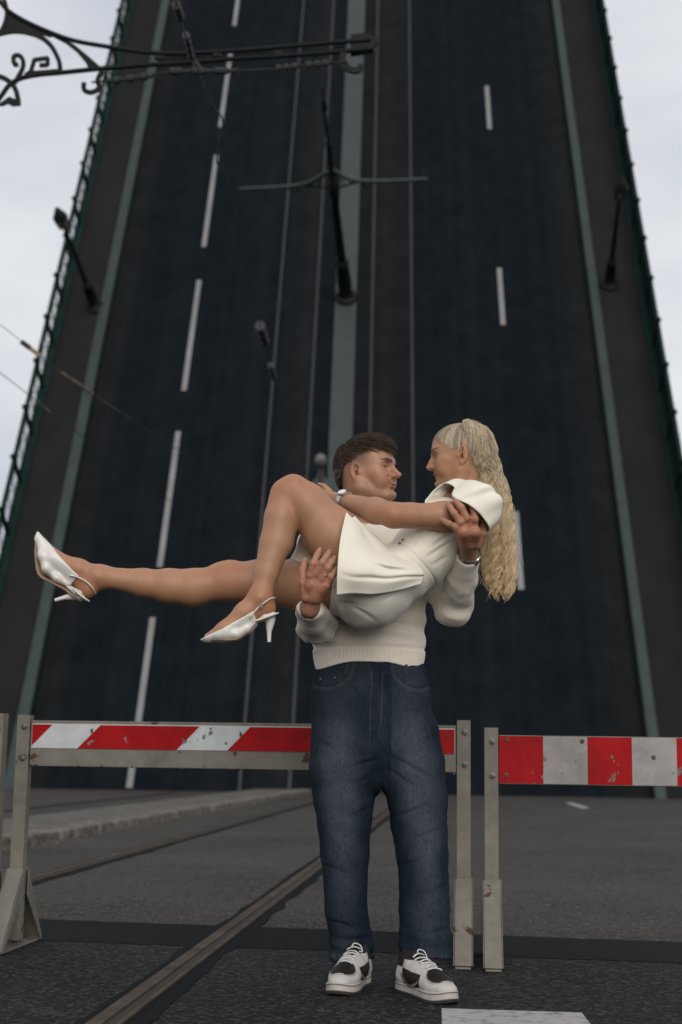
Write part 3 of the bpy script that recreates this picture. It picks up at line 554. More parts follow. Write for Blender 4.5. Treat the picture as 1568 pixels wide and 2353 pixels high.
# ------------------------------------------------------------------ implicit modelling for bodies and clothes
from concurrent.futures import ThreadPoolExecutor
class SDF:
    """ordered list of rounded primitives joined (or cut) smoothly"""
    def __init__(s): s.p = []; s.mods = []
    def cone(s, a, b, ra, rb, k=0.02, n=None, sq=1.0, op='u'):     # tapered capsule; sq squeezes it along n
        s.p.append(('c', np.asarray(a, float), np.asarray(b, float), float(ra), float(rb), k, None if n is None else nrm(n), sq, op)); return s
    def ell(s, c, r, k=0.02, R=None, op='u'):                      # ellipsoid, R rows = its axes
        s.p.append(('e', np.asarray(c, float), np.asarray(r, float), np.eye(3) if R is None else np.asarray(R, float), None, k, None, 1.0, op)); return s
    def cut(s, c, n, k=0.004):                                     # keep only the side the normal points away from
        s.p.append(('h', np.asarray(c, float), nrm(n), None, None, k, None, 1.0, 'i')); return s
    def chain(s, pts, rs, k=0.02, op='u', n=None, sq=1.0):
        for i in range(len(pts) - 1): s.cone(pts[i], pts[i + 1], rs[i], rs[i + 1], k, n, sq, op)
        return s
    @staticmethod
    def dist(pr, P):
        t = pr[0]
        if t == 'c':
            _, a, b, ra, rb, k, n, sq, op = pr; ba = b - a; q = P - a; L2 = ba @ ba + 1e-12
            h = np.clip(q @ ba / L2, 0, 1); q = q - h[:, None] * ba
            if n is not None: q = q + (q @ n)[:, None] * (n * (1 / sq - 1))
            d = np.sqrt(np.einsum('ij,ij->i', q, q)) - (ra + (rb - ra) * h)
            return d * (min(1.0, sq) if n is not None else 1.0) if sq < 1 else d
        if t == 'e':
            q = (P - pr[1]) @ pr[3].T; r = pr[2]; k0 = np.sqrt((((q / r) ** 2).sum(1))); k1 = np.sqrt((((q / (r * r)) ** 2).sum(1))) + 1e-9
            return np.where(k0 < 1e-4, -r.min(), k0 * (k0 - 1) / k1)
        if t == 'h': return (P - pr[1]) @ pr[2]
    def eval(s, P, use=None):
        d = np.full(len(P), 10.0)
        for i, pr in enumerate(s.p):
            if use is not None and not use[i]: continue
            e = s.dist(pr, P); k = pr[5]; op = pr[8]
            if op == 'u':
                h = np.maximum(k - np.abs(d - e), 0) / k; d = np.minimum(d, e) - h * h * k * 0.25
            elif op == 's':
                e = -e; h = np.maximum(k - np.abs(d - e), 0) / k; d = np.maximum(d, e) + h * h * k * 0.25
            else:
                h = np.maximum(k - np.abs(d - e), 0) / k; d = np.maximum(d, e) + h * h * k * 0.25
        for f in s.mods: d = f(P, d)
        return d
    def bounds(s):
        lo, hi = np.full(3, 1e9), np.full(3, -1e9)
        for pr in s.p:
            if pr[8] != 'u': continue
            if pr[0] == 'c':
                m = max(pr[3], pr[4]) * max(1, pr[7]); lo = np.minimum(lo, np.minimum(pr[1], pr[2]) - m); hi = np.maximum(hi, np.maximum(pr[1], pr[2]) + m)
            else: m = pr[2].max(); lo = np.minimum(lo, pr[1] - m); hi = np.maximum(hi, pr[1] + m)
        return lo - 0.02, hi + 0.02
    def mesh(s, h=0.003, box=None, slack=0.002, n=10):
        lo, hi = s.bounds() if box is None else (np.asarray(box[0], float), np.asarray(box[1], float))
        cs = h * n; dims = np.ceil((hi - lo) / cs).astype(int)
        I = np.stack(np.meshgrid(*[np.arange(d) for d in dims], indexing='ij'), -1).reshape(-1, 3)
        Cc = lo + (I + 0.5) * cs; rad = cs * 0.5 * math.sqrt(3)
        D = np.stack([s.dist(pr, Cc) for pr in s.p]); isu = np.array([pr[8] == 'u' for pr in s.p]); kk = np.array([pr[5] for pr in s.p])
        dm = D[isu].min(0); keep = (dm < rad * 1.25 + slack + 0.02) & (dm > -(rad * 1.25 + slack) - 0.06)
        I, Cc, D = I[keep], Cc[keep], D[:, keep]; dm = dm[keep]
        g1 = np.arange(n + 1) * h; Gp = np.stack(np.meshgrid(g1, g1, g1, indexing='ij'), -1).reshape(-1, 3)
        S = np.empty((len(I), (n + 1) ** 3), np.float32)
        ok = np.zeros(len(I), bool)
        use = np.where(isu[:, None], D < dm[None] + 2.3 * rad + kk[:, None] + 0.006, D < 1.2 * rad + kk[:, None] + 0.006)
        for q in range(len(s.p)):
            if s.p[q][8] == 'i': use[q] = D[q] > -1.2 * rad - kk[q] - 0.006
        pk_ = np.packbits(use, axis=0).T; _, inv = np.unique(pk_, axis=0, return_inverse=True); inv = inv.ravel(); order_ = np.argsort(inv, kind='stable'); jobs = np.split(order_, np.flatnonzero(np.diff(inv[order_])) + 1)
        jobs = [j[k:k + 24] for j in jobs for k in range(0, len(j), 24)]
        def work(js):                       # chunks that see the same primitives are evaluated together
            u = use[:, js[0]]; c0 = s.eval(Cc[js], u); js = js[np.abs(c0) <= rad * 1.12 + slack]
            if len(js): S[js] = s.eval((lo + I[js] * cs)[:, None, :].__add__(Gp[None]).reshape(-1, 3), u).reshape(len(js), -1); ok[js] = True
        with ThreadPoolExecutor(4) as ex: list(ex.map(work, jobs))
        I, S = I[ok], S[ok].reshape(-1, n + 1, n + 1, n + 1)
        sg = S < 0; big = (dims * n + 2).astype(np.int64)
        def key(C): return (C[:, 0] * big[1] + C[:, 1]) * big[2] + C[:, 2]
        cnt = np.zeros((len(I), n, n, n), np.int8)
        for a in (0, 1):
            for b in (0, 1):
                for c in (0, 1): cnt += sg[:, a:a + n, b:b + n, c:c + n]
        act = np.argwhere((cnt > 0) & (cnt < 8)); bi = act[:, 0]; ci = act[:, 1:]
        corners = np.array([(a, b, c) for a in (0, 1) for b in (0, 1) for c in (0, 1)])
        val = np.stack([S[bi, ci[:, 0] + a, ci[:, 1] + b, ci[:, 2] + c] for a, b, c in corners], 1)
        acc = np.zeros((len(act), 3)); w = np.zeros(len(act))
        for i in range(8):
            for ax in range(3):
                if corners[i][ax] == 0:
                    j = i + (4, 2, 1)[ax]; v0, v1 = val[:, i], val[:, j]; cr = (v0 < 0) != (v1 < 0); t = np.where(cr, v0 / (v0 - v1 + 1e-20), 0)
                    p = np.tile(corners[i].astype(float), (len(act), 1)); p[:, ax] += t; acc += p * cr[:, None]; w += cr
        gc = I[bi] * n + ci; V = lo + (gc + acc / w[:, None]) * h
        kv = key(gc + 1); order = np.argsort(kv); kvs = kv[order]
        F = []
        for ax in range(3):
            o1, o2 = (ax + 1) % 3, (ax + 2) % 3
            sl0 = [slice(None), slice(0, n), slice(0, n), slice(0, n)]; sl1 = list(sl0); sl1[ax + 1] = slice(1, n + 1)
            e = np.argwhere(sg[tuple(sl0)] != sg[tuple(sl1)]); fl = sg[tuple(sl0)][tuple(e.T)]
            gcell = I[e[:, 0]] * n + e[:, 1:]; quad = []
            for da, db in ((0, 0), (-1, 0), (-1, -1), (0, -1)):
                c = gcell.copy(); c[:, o1] += da; c[:, o2] += db
                kq = key(c + 1); pos = np.searchsorted(kvs, kq); pos = np.clip(pos, 0, len(kvs) - 1); quad.append(np.where(kvs[pos] == kq, order[pos], -1))
            Q = np.stack(quad, 1); good = (Q >= 0).all(1); Q, fl = Q[good], fl[good]; Q[~fl] = Q[~fl][:, ::-1]; F.append(Q)
        return V, np.concatenate(F)

def vnormals(V, F):
    a = np.cross(V[F[:, 2]] - V[F[:, 0]], V[F[:, 3]] - V[F[:, 1]]); N_ = np.zeros_like(V)
    for i in range(4):
        for ax in range(3): N_[:, ax] += np.bincount(F[:, i], a[:, ax], len(V))
    return N_ / (np.linalg.norm(N_, axis=1)[:, None] + 1e-12)
def sink(V, F, fn): return V - vnormals(V, F) * fn(V)[:, None]     # press the surface in by fn

def snap(Sd, px, py, Y0=4.2, Y1=5.1, out=0.0):     # first point of a surface behind an image point, and its normal
    Ys = np.linspace(Y0, Y1, 700); d = ray(px, py); P = CAM + d[None] * (Ys / d[1])[:, None]; v = Sd.eval(P); i = int(np.argmax(v < 0)) if (v < 0).any() else 350; p = P[i]
    e = 0.002; g_ = nrm([Sd.eval((p + np.eye(3)[k] * e)[None])[0] - Sd.eval((p - np.eye(3)[k] * e)[None])[0] for k in range(3)]); return p + g_ * out, g_

def relax(V, F, it=1, lam=0.5):
    for _ in range(it):
        acc = np.zeros_like(V); cnt = np.zeros(len(V))
        for i in range(4):
            a, b = F[:, i], F[:, (i + 1) % 4]
            for ax in range(3): acc[:, ax] += np.bincount(a, V[b, ax], len(V)) + np.bincount(b, V[a, ax], len(V))
            cnt += np.bincount(a, minlength=len(V)) + np.bincount(b, minlength=len(V))
        ok = cnt > 0; V = V.copy(); V[ok] = V[ok] * (1 - lam) + lam * acc[ok] / cnt[ok][:, None]
    return V

def qmesh(name, V, F, colors=None, smooth=True, midx=None):
    F = np.asarray(F); me = bpy.data.meshes.new(name); k = F.shape[1]
    me.vertices.add(len(V)); me.vertices.foreach_set('co', np.asarray(V, np.float32).ravel())
    me.loops.add(F.size); me.loops.foreach_set('vertex_index', F.astype(np.int32).ravel())
    me.polygons.add(len(F)); me.polygons.foreach_set('loop_start', np.arange(0, F.size, k, dtype=np.int32))
    if midx is not None: me.polygons.foreach_set('material_index', np.asarray(midx, np.int32))
    me.update(calc_edges=True)
    if smooth: me.polygons.foreach_set('use_smooth', np.ones(len(F), bool))
    if colors is not None:
        ca = me.color_attributes.new('tone', 'FLOAT_COLOR', 'POINT'); c = np.ones((len(V), 4), np.float32); c[:, :colors.shape[1]] = colors; ca.data.foreach_set('color', c.ravel())
    me.validate(); return me

def vnoise(P, scale, seed=0):            # smooth value noise in [-1, 1]
    P = np.asarray(P) * scale; i = np.floor(P).astype(np.int64); f = P - i; f = f * f * (3 - 2 * f); out = np.zeros(len(P))
    def hsh(a, b, c):
        n = (a * 73856093) ^ (b * 19349663) ^ (c * 83492791) ^ (seed * 2654435761); n = (n ^ (n >> 13)) * 1274126177; n = n & 0x7fffffff
        return (n % 100003) / 50001.5 - 1
    for a in (0, 1):
        for b in (0, 1):
            for c in (0, 1):
                w = np.where(a, f[:, 0], 1 - f[:, 0]) * np.where(b, f[:, 1], 1 - f[:, 1]) * np.where(c, f[:, 2], 1 - f[:, 2]); out += w * hsh(i[:, 0] + a, i[:, 1] + b, i[:, 2] + c)
    return out

def cr_grid(Cg, nu, nv, closed_u=False):  # smooth surface through a net of points [u][v]
    Cg = np.asarray(Cg, float); rows = [spline(r, nv * (Cg.shape[1] - 1)) for r in Cg]; m = min(len(r) for r in rows); A = np.stack([r[:m] for r in rows])
    cols = [spline(A[:, j], nu * (Cg.shape[0] if closed_u else Cg.shape[0] - 1), closed_u) for j in range(m)]
    return np.stack(cols, 1)
def sheet(Gd, th=0.004, closed_u=False):  # grid of points -> thick cloth
    nu, nv = Gd.shape[:2]
    du = np.gradient(Gd, axis=0) if not closed_u else np.roll(Gd, -1, 0) - np.roll(Gd, 1, 0); dv = np.gradient(Gd, axis=1)
    Nn = np.cross(du, dv); Nn /= np.linalg.norm(Nn, axis=2)[..., None] + 1e-12
    top, bot = Gd + Nn * th / 2, Gd - Nn * th / 2; V = np.concatenate([top.reshape(-1, 3), bot.reshape(-1, 3)]); o = nu * nv; F = []
    idx = lambda i, j: (i % nu) * nv + j
    for i in range(nu if closed_u else nu - 1):
        for j in range(nv - 1):
            a, b, c, d = idx(i, j), idx(i + 1, j), idx(i + 1, j + 1), idx(i, j + 1); F.append((a, b, c, d)); F.append((o + d, o + c, o + b, o + a))
    for i in range(nu if closed_u else nu - 1):
        for j in (0, nv - 1):
            a, b = idx(i, j), idx(i + 1, j); F.append((a, o + a, o + b, b) if j == 0 else (b, o + b, o + a, a))
    if not closed_u:
        for j in range(nv - 1):
            for i in (0, nu - 1):
                a, b = idx(i, j), idx(i, j + 1); F.append((a, b, o + b, o + a) if i == 0 else (b, a, o + a, o + b))
    return V, np.array(F)
# ------------------------------------------------------------------ people: materials
def skin_mat(name):
    m = bpy.data.materials.new(name); m.use_nodes = True; nt = m.node_tree; N = nt.nodes; Lk = nt.links; b = N['Principled BSDF']
    a = N.new('ShaderNodeVertexColor'); a.layer_name = 'tone'; t = N.new('ShaderNodeTexCoord')
    n = N.new('ShaderNodeTexNoise'); n.inputs['Scale'].default_value = 38; n.inputs['Detail'].default_value = 5; Lk.new(t.outputs['Object'], n.inputs['Vector'])
    r = N.new('ShaderNodeValToRGB'); r.color_ramp.elements[0].position = 0.3; r.color_ramp.elements[0].color = (0.955, 0.935, 0.925, 1); r.color_ramp.elements[1].position = 0.7; r.color_ramp.elements[1].color = (1.03, 1.02, 1.015, 1)
    Lk.new(n.outputs['Fac'], r.inputs['Fac']); mx = N.new('ShaderNodeMixRGB'); mx.blend_type = 'MULTIPLY'; mx.inputs[0].default_value = 1
    Lk.new(a.outputs['Color'], mx.inputs[1]); Lk.new(r.outputs['Color'], mx.inputs[2]); Lk.new(mx.outputs['Color'], b.inputs['Base Color'])
    b.inputs['Roughness'].default_value = 0.50; b.inputs['Specular IOR Level'].default_value = 0.38
    b.inputs['Subsurface Weight'].default_value = 0.12; b.inputs['Subsurface Radius'].default_value = (0.012, 0.005, 0.003); b.inputs['Subsurface Scale'].default_value = 0.6
    n2 = N.new('ShaderNodeTexNoise'); n2.inputs['Scale'].default_value = 420; n2.inputs['Detail'].default_value = 3; Lk.new(t.outputs['Object'], n2.inputs['Vector'])
    bp = N.new('ShaderNodeBump'); bp.inputs['Strength'].default_value = 0.10; bp.inputs['Distance'].default_value = 0.002; Lk.new(n2.outputs['Fac'], bp.inputs['Height']); Lk.new(bp.outputs['Normal'], b.inputs['Normal'])
    return m
M_SKIN = skin_mat('skin')
def cloth_mat(name, col, rough=0.9, weave=900.0, bump=0.25, var=0.06, sheen=0.2, tone=False, sss=0.0):
    m = bpy.data.materials.new(name); m.use_nodes = True; nt = m.node_tree; N = nt.nodes; Lk = nt.links; b = N['Principled BSDF']
    t = N.new('ShaderNodeTexCoord'); n = N.new('ShaderNodeTexNoise'); n.inputs['Scale'].default_value = 9; n.inputs['Detail'].default_value = 6; Lk.new(t.outputs['Object'], n.inputs['Vector'])
    r = N.new('ShaderNodeValToRGB'); r.color_ramp.elements[0].position = 0.3; r.color_ramp.elements[1].position = 0.7
    r.color_ramp.elements[0].color = (*[c * (1 - var) for c in col], 1); r.color_ramp.elements[1].color = (*[min(1, c * (1 + var)) for c in col], 1); Lk.new(n.outputs['Fac'], r.inputs['Fac']); out = r.outputs['Color']
    if tone:
        a = N.new('ShaderNodeVertexColor'); a.layer_name = 'tone'; mx = N.new('ShaderNodeMixRGB'); mx.blend_type = 'MULTIPLY'; mx.inputs[0].default_value = 1
        Lk.new(a.outputs['Color'], mx.inputs[1]); Lk.new(out, mx.inputs[2]); out = mx.outputs['Color']
    Lk.new(out, b.inputs['Base Color']); b.inputs['Roughness'].default_value = rough; b.inputs['Specular IOR Level'].default_value = 0.25; b.inputs['Sheen Weight'].default_value = sheen
    if sss: b.inputs['Subsurface Weight'].default_value = sss; b.inputs['Subsurface Radius'].default_value = (0.02, 0.018, 0.012); b.inputs['Subsurface Scale'].default_value = 0.5
    v = N.new('ShaderNodeTexNoise'); v.inputs['Scale'].default_value = weave; v.inputs['Detail'].default_value = 2; Lk.new(t.outputs['Object'], v.inputs['Vector'])
    bp = N.new('ShaderNodeBump'); bp.inputs['Strength'].default_value = bump; bp.inputs['Distance'].default_value = 0.0015; Lk.new(v.outputs['Fac'], bp.inputs['Height']); Lk.new(bp.outputs['Normal'], b.inputs['Normal'])
    return m
M_KNIT = cloth_mat('cream_knit', (0.66, 0.61, 0.525), 0.95, 420, 0.4, 0.05, 0.3)
M_DRESS = cloth_mat('ivory_dress_fabric', (0.74, 0.705, 0.61), 0.7, 1200, 0.12, 0.025, 0.15)
M_LEATHER = mat('ivory_leather', (0.62, 0.60, 0.56), 0.33, var=0.04, vscale=20)
M_SOLE = mat('tan_leather_sole', (0.23, 0.155, 0.105), 0.55, var=0.25, vscale=30)
M_EYE = None
def eye_mat(name, iris):
    m = bpy.data.materials.new(name); m.use_nodes = True; nt = m.node_tree; b = nt.nodes['Principled BSDF']; a = nt.nodes.new('ShaderNodeVertexColor'); a.layer_name = 'tone'
    n = nt.nodes.new('ShaderNodeTexNoise'); n.inputs['Scale'].default_value = 300; mx = nt.nodes.new('ShaderNodeMixRGB'); mx.blend_type = 'MULTIPLY'; mx.inputs[0].default_value = 0.15
    nt.links.new(a.outputs['Color'], mx.inputs[1]); nt.links.new(n.outputs['Color'], mx.inputs[2]); nt.links.new(mx.outputs['Color'], b.inputs['Base Color']); b.inputs['Roughness'].default_value = 0.12
    return m
M_EYE = eye_mat('eye', None)
M_TEETH = mat('teeth', (0.62, 0.58, 0.50), 0.3, var=0.05)
def hair_mat(name):
    m = bpy.data.materials.new(name); m.use_nodes = True; nt = m.node_tree; b = nt.nodes['Principled BSDF']; a = nt.nodes.new('ShaderNodeVertexColor'); a.layer_name = 'tone'
    t = nt.nodes.new('ShaderNodeTexCoord'); n = nt.nodes.new('ShaderNodeTexNoise'); n.inputs['Scale'].default_value = 60; nt.links.new(t.outputs['Object'], n.inputs['Vector'])
    r = nt.nodes.new('ShaderNodeValToRGB'); r.color_ramp.elements[0].color = (0.75, 0.75, 0.75, 1); r.color_ramp.elements[1].color = (1.15, 1.15, 1.15, 1); nt.links.new(n.outputs['Fac'], r.inputs['Fac'])
    mx = nt.nodes.new('ShaderNodeMixRGB'); mx.blend_type = 'MULTIPLY'; mx.inputs[0].default_value = 1; nt.links.new(a.outputs['Color'], mx.inputs[1]); nt.links.new(r.outputs['Color'], mx.inputs[2])
    nt.links.new(mx.outputs['Color'], b.inputs['Base Color']); b.inputs['Roughness'].default_value = 0.55; b.inputs['Specular IOR Level'].default_value = 0.25
    return m
M_HAIR = hair_mat('hair')
SKIN = np.array([0.345, 0.182, 0.106]); SKIN_M = np.array([0.345, 0.180, 0.113])

def A3(pts): return [at(*p) for p in pts]

# ------------------------------------------------------------------ a head in its own frame (x to the face, y to its left, z up)
class Head:
    def __init__(s, O, X, Zup, sc=1.0):
        s.O = np.asarray(O, float); s.X = nrm(X); s.Y = nrm(np.cross(Zup, s.X)); s.Z = np.cross(s.X, s.Y); s.sc = sc; s.R = np.stack([s.X, s.Y, s.Z])
    def p(s, x, y, z): return s.O + s.sc * (x * s.X + y * s.Y + z * s.Z)
    def loc(s, P): return ((P - s.O) @ s.R.T) / s.sc
    def rot(s, ax, ang):                 # axes turned about one local axis
        c, q = math.cos(ang), math.sin(ang); M = {'y': np.array([[c, 0, -q], [0, 1, 0], [q, 0, c]]), 'z': np.array([[c, q, 0], [-q, c, 0], [0, 0, 1]]), 'x': np.array([[1, 0, 0], [0, c, q], [0, -q, c]])}[ax]
        return M @ s.R
    def build(s, S, male=True, slit=0.0026, mouth_open=0.0):
        k = s.sc; E = lambda c, r, kk=0.02, R=None, op='u': S.ell(s.p(*c), np.array(r) * k, kk * k, s.R if R is None else R, op)
        Cn = lambda a, b, ra, rb, kk=0.012, op='u', n=None, sq=1.0: S.cone(s.p(*a), s.p(*b), ra * k, rb * k, kk * k, n, sq, op)
        E((-0.016, 0, 0.036), (0.096, 0.074, 0.082)); E((0.018, 0, 0.040), (0.078, 0.066, 0.070), 0.03)       # skull, forehead
        E((0.032, 0, -0.012), (0.058, 0.058, 0.072), 0.025)
        E((0.0565, 0, -0.045), (0.034, 0.034, 0.036), 0.02)                                                     # muzzle
        for sy in (-1, 1):
            if male:
                Cn((0.002, sy * 0.057, -0.052), (0.068, sy * 0.020, -0.084), 0.0165, 0.0135, 0.02)              # jaw
                Cn((-0.002, sy * 0.060, -0.005), (0.002, sy * 0.057, -0.052), 0.013, 0.0165, 0.03)
            else:
                Cn((0.004, sy * 0.046, -0.044), (0.064, sy * 0.013, -0.078), 0.017, 0.012, 0.028)
                Cn((0.000, sy * 0.053, -0.005), (0.004, sy * 0.046, -0.044), 0.014, 0.016, 0.03)
            E((0.055, sy * 0.043, -0.010), (0.024, 0.020, 0.018), 0.025)                                        # cheekbone
            E((0.062, sy * 0.030, -0.030), (0.020, 0.018, 0.018), 0.022)                                        # smiling cheek
            br = 0.010 if male else 0.0075
            Cn((0.087, sy * 0.010, 0.027), (0.080, sy * 0.030, 0.031), br, br, 0.018); Cn((0.080, sy * 0.030, 0.031), (0.062, sy * 0.047, 0.026), br, br * 0.8, 0.018)
        E((0.0825 if male else 0.078, 0, -0.083 if male else -0.079), (0.0165, 0.023 if male else 0.016, 0.016 if male else 0.0145), 0.016)                                  # chin
        for sy in (-1, 1):
            E((0.097, sy * 0.031, 0.010), (0.016, 0.018, 0.0115), 0.016, op='s')                                # eye socket
            E((0.072, sy * 0.031, 0.010), (0.0135, 0.0155, 0.0130), 0.006)                                      # lids over the eyeball
        nl = 0.116 if male else 0.112
        Cn((0.086, 0, 0.022), (0.101, 0, -0.002), 0.0075, 0.0075, 0.012); Cn((0.101, 0, -0.002), (nl, 0, -0.019), 0.0072, 0.0094 if male else 0.0086, 0.010)
        for sy in (-1, 1): E((0.096, sy * 0.0105, -0.0215), (0.0115, 0.0066, 0.0076), 0.007)
        Cn((nl - 0.004, 0, -0.026), (0.094, 0, -0.028), 0.0045, 0.005, 0.006)
        for sy in (-1, 1): E((0.101, sy * 0.0062, -0.0285), (0.0058, 0.0027, 0.003), 0.003, op='s')             # nostrils
        # lips, a smile: corners pulled back and up
        up = [(0.0775, -0.0285, -0.0410), (0.0885, -0.013, -0.0465), (0.0925, 0, -0.0468), (0.0885, 0.013, -0.0465), (0.0775, 0.0285, -0.0410)]
        lw = [(0.0765, -0.0265, -0.0440), (0.0862, -0.012, -0.0552 - mouth_open), (0.0892, 0, -0.0575 - mouth_open), (0.0862, 0.012, -0.0552 - mouth_open), (0.0765, 0.0265, -0.0440)]
        for a, b in zip(up[:-1], up[1:]): Cn(a, b, 0.0033, 0.0033, 0.008)
        for a, b in zip(lw[:-1], lw[1:]): Cn(a, b, 0.0037, 0.0037, 0.008)
        ml = [(0.0800, -0.0285, -0.0415), (0.0905, -0.013, -0.0503 - mouth_open * 0.5), (0.0950, 0, -0.0515 - mouth_open * 0.5), (0.0905, 0.013, -0.0503 - mouth_open * 0.5), (0.0800, 0.0285, -0.0415)]
        if not male or True:
            for sy in (-1, 1): Cn((0.0800, sy * 0.0285, -0.0415), (0.0745, sy * 0.0335, -0.0375), 0.0008, 0.0003, 0.004, 's')
        rr = 0.0012 + mouth_open * 0.55
        for a, b in zip(ml[:-1], ml[1:]): Cn(a, b, rr * (0.3 if a[1] < -0.02 else 1), rr * (0.3 if b[1] > 0.02 else 1), 0.003, 's')
        for sy in (-1, 1): E((0.064, sy * 0.040, -0.036), (0.014, 0.011, 0.018), 0.025)      # smile: dimple and cheek
        E((0.092, 0, -0.0665), (0.006, 0.014, 0.0045), 0.008, op='s')                                           # dip over the chin
        for sy in (-1, 1):
            Cn((0.088, sy * 0.020, -0.024), (0.0700, sy * 0.0420, -0.046), 0.0010, 0.0008, 0.012, 's')            # fold from nose to mouth corner
            # eye slit
            Rz = s.rot('z', sy * 0.33)
            S.ell(s.p(0.0865, sy * 0.0325, 0.0090), np.array([0.0075, 0.0125, slit]) * k, 0.0012 * k, Rz, 's')
            Cn((0.083, sy * 0.018, 0.0165), (0.076, sy * 0.043, 0.0150), 0.0011, 0.0009, 0.003, 's')            # lid crease
            # ear
            Re = s.rot('y', -0.22)
            ec = (-0.008, sy * 0.0755, 0.002); Rq = s.rot('z', -sy * 0.38)
            S.ell(s.p(*ec), np.array([0.0175, 0.0065, 0.031]) * k, 0.006 * k, Rq)
            S.ell(s.p(-0.004, sy * 0.0800, 0.004), np.array([0.0110, 0.0085, 0.0205]) * k, 0.003 * k, Rq, 's')
            S.ell(s.p(-0.003, sy * 0.0750, -0.006), np.array([0.0075, 0.0160, 0.0095]) * k, 0.003 * k, Rq, 's')
            S.ell(s.p(0.007, sy * 0.0745, -0.004), np.array([0.0050, 0.0045, 0.0075]) * k, 0.004 * k, Rq)
            S.cone(s.p(-0.012, sy * 0.0790, 0.014), s.p(-0.010, sy * 0.0785, -0.008), 0.0032 * k, 0.003 * k, 0.004 * k)
            S.ell(s.p(-0.001, sy * 0.0735, -0.027), np.array([0.008, 0.005, 0.009]) * k, 0.006 * k, Rq)         # lobe
        return S
    def tones(s, P, base, male=True):
        q = s.loc(P); x, y, z = q.T; c = np.tile(base, (len(P), 1)); near = (np.abs(x) < 0.16) & (z > -0.12) & (z < 0.2) & (np.abs(y) < 0.12)
        def mixc(w, col): c[:] = c * (1 - w[:, None]) + np.asarray(col) * w[:, None]
        g = lambda v, s_: np.exp(-(v / s_) ** 2)
        ay = np.abs(y); F = (near & (x > 0.02)).astype(float)
        mixc(0.42 * F * g(x - 0.062, 0.03) * g(ay - 0.042, 0.022) * g(z + 0.020, 0.022), base * np.array([1.12, 0.80, 0.76]))
        mixc(0.45 * F * g(x - 0.108, 0.016) * g(y, 0.016) * g(z + 0.016, 0.016), base * np.array([1.08, 0.78, 0.72]))
        mixc(0.5 * near * g(x + 0.006, 0.022) * (ay > 0.066) * g(z, 0.036), base * np.array([1.05, 0.74, 0.66]))
        # lips
        zl = -0.0515 + 12.0 * y * y; lip = (x > 0.072) & (ay < 0.029) & (np.abs(z - zl) < (0.0085 if male else 0.0105) * (1 - (ay / 0.031) ** 2) + 0.0012)
        mixc(lip * (0.55 if male else 0.85) * F, base * np.array([0.88, 0.50, 0.50]) if male else (0.29, 0.10, 0.075))
        # brows
        zb = (0.0285 if male else 0.0300) + 0.10 * ay - 3.4 * (ay - 0.03) ** 2 * (ay > 0.03); bw = (0.0058 if male else 0.0043) * (1 - 0.55 * np.clip((ay - 0.03) / 0.022, 0, 1))
        brow = (x > 0.045) & (ay > 0.008) & (ay < 0.053); w = np.clip(1.6 - np.abs(z - zb) / bw, 0, 1) * brow * F
        mixc(w * (0.88 if male else 0.85), (0.035, 0.022, 0.016) if male else (0.055, 0.036, 0.026))
        # lashes and lid edge
        ze = 0.0090; w = F * (x > 0.070) * np.clip(1.5 - np.abs(z - ze - 0.0024) / 0.0020, 0, 1) * g(ay - 0.0330, 0.0150)
        mixc(np.clip(w, 0, 1) * 0.9, (0.02, 0.013, 0.010))
        w = F * (x > 0.070) * np.clip(1.3 - np.abs(z - ze + 0.0022) / 0.0012, 0, 1) * g(ay - 0.0325, 0.011); mixc(np.clip(w, 0, 1) * 0.5, (0.06, 0.03, 0.02))
        # mouth line: shade of the lip parting put into the colour
        w = F * (x > 0.074) * (ay < 0.0315) * np.clip(1.4 - np.abs(z - zl - 0.0004) / 0.0013, 0, 1); mixc(np.clip(w, 0, 1) * 0.85, (0.06, 0.018, 0.016))
        if male:
            st = near * np.clip((-z - 0.028) / 0.03, 0, 1) * np.clip((x + 0.02) / 0.05, 0, 1) * (1 - lip); mixc(0.22 * st, (0.17, 0.115, 0.09))
            # clipped sides of the hair: dense above, fading to bare skin round the ear
            fade = near * np.clip((z + 0.004 + 0.28 * np.clip(-x - 0.03, 0, 1)) / 0.055, 0, 1) * np.clip((0.062 - x) / 0.03, 0, 1) * (ay > 0.03)
            nape = near * np.clip((-x - 0.035) / 0.04, 0, 1) * np.clip((z + 0.075) / 0.05, 0, 1); mixc(np.clip(np.maximum(fade, nape), 0, 1) * 0.72, (0.045, 0.030, 0.022))
        return c
    def eyes(s, parent, iris):
        for sy in (-1, 1):
            c = s.p(0.0715, sy * 0.0315, 0.0098); r = 0.0122 * s.sc; V = []; F = []; n, m = 20, 14; ax = nrm(s.X + 0.12 * sy * s.Y * 0)
            u = nrm(np.cross(ax, s.Z)); w = np.cross(u, ax)
            for i in range(m + 1):
                th = math.pi * i / m
                for j in range(n): ph = 2 * math.pi * j / n; V.append(c + r * (math.cos(th) * ax + math.sin(th) * (math.cos(ph) * u + math.sin(ph) * w)))
            F = [(i * n + j, i * n + (j + 1) % n, (i + 1) * n + (j + 1) % n, (i + 1) * n + j) for i in range(m) for j in range(n)]
            th = np.repeat(np.arange(m + 1) * math.pi / m, n); col = np.where((th < 0.30)[:, None], (0.004, 0.004, 0.004), np.where((th < 0.66)[:, None], iris, (0.30, 0.265, 0.245)))
            link('eye', qmesh('eye', np.array(V), np.array(F), col), M_EYE, parent)

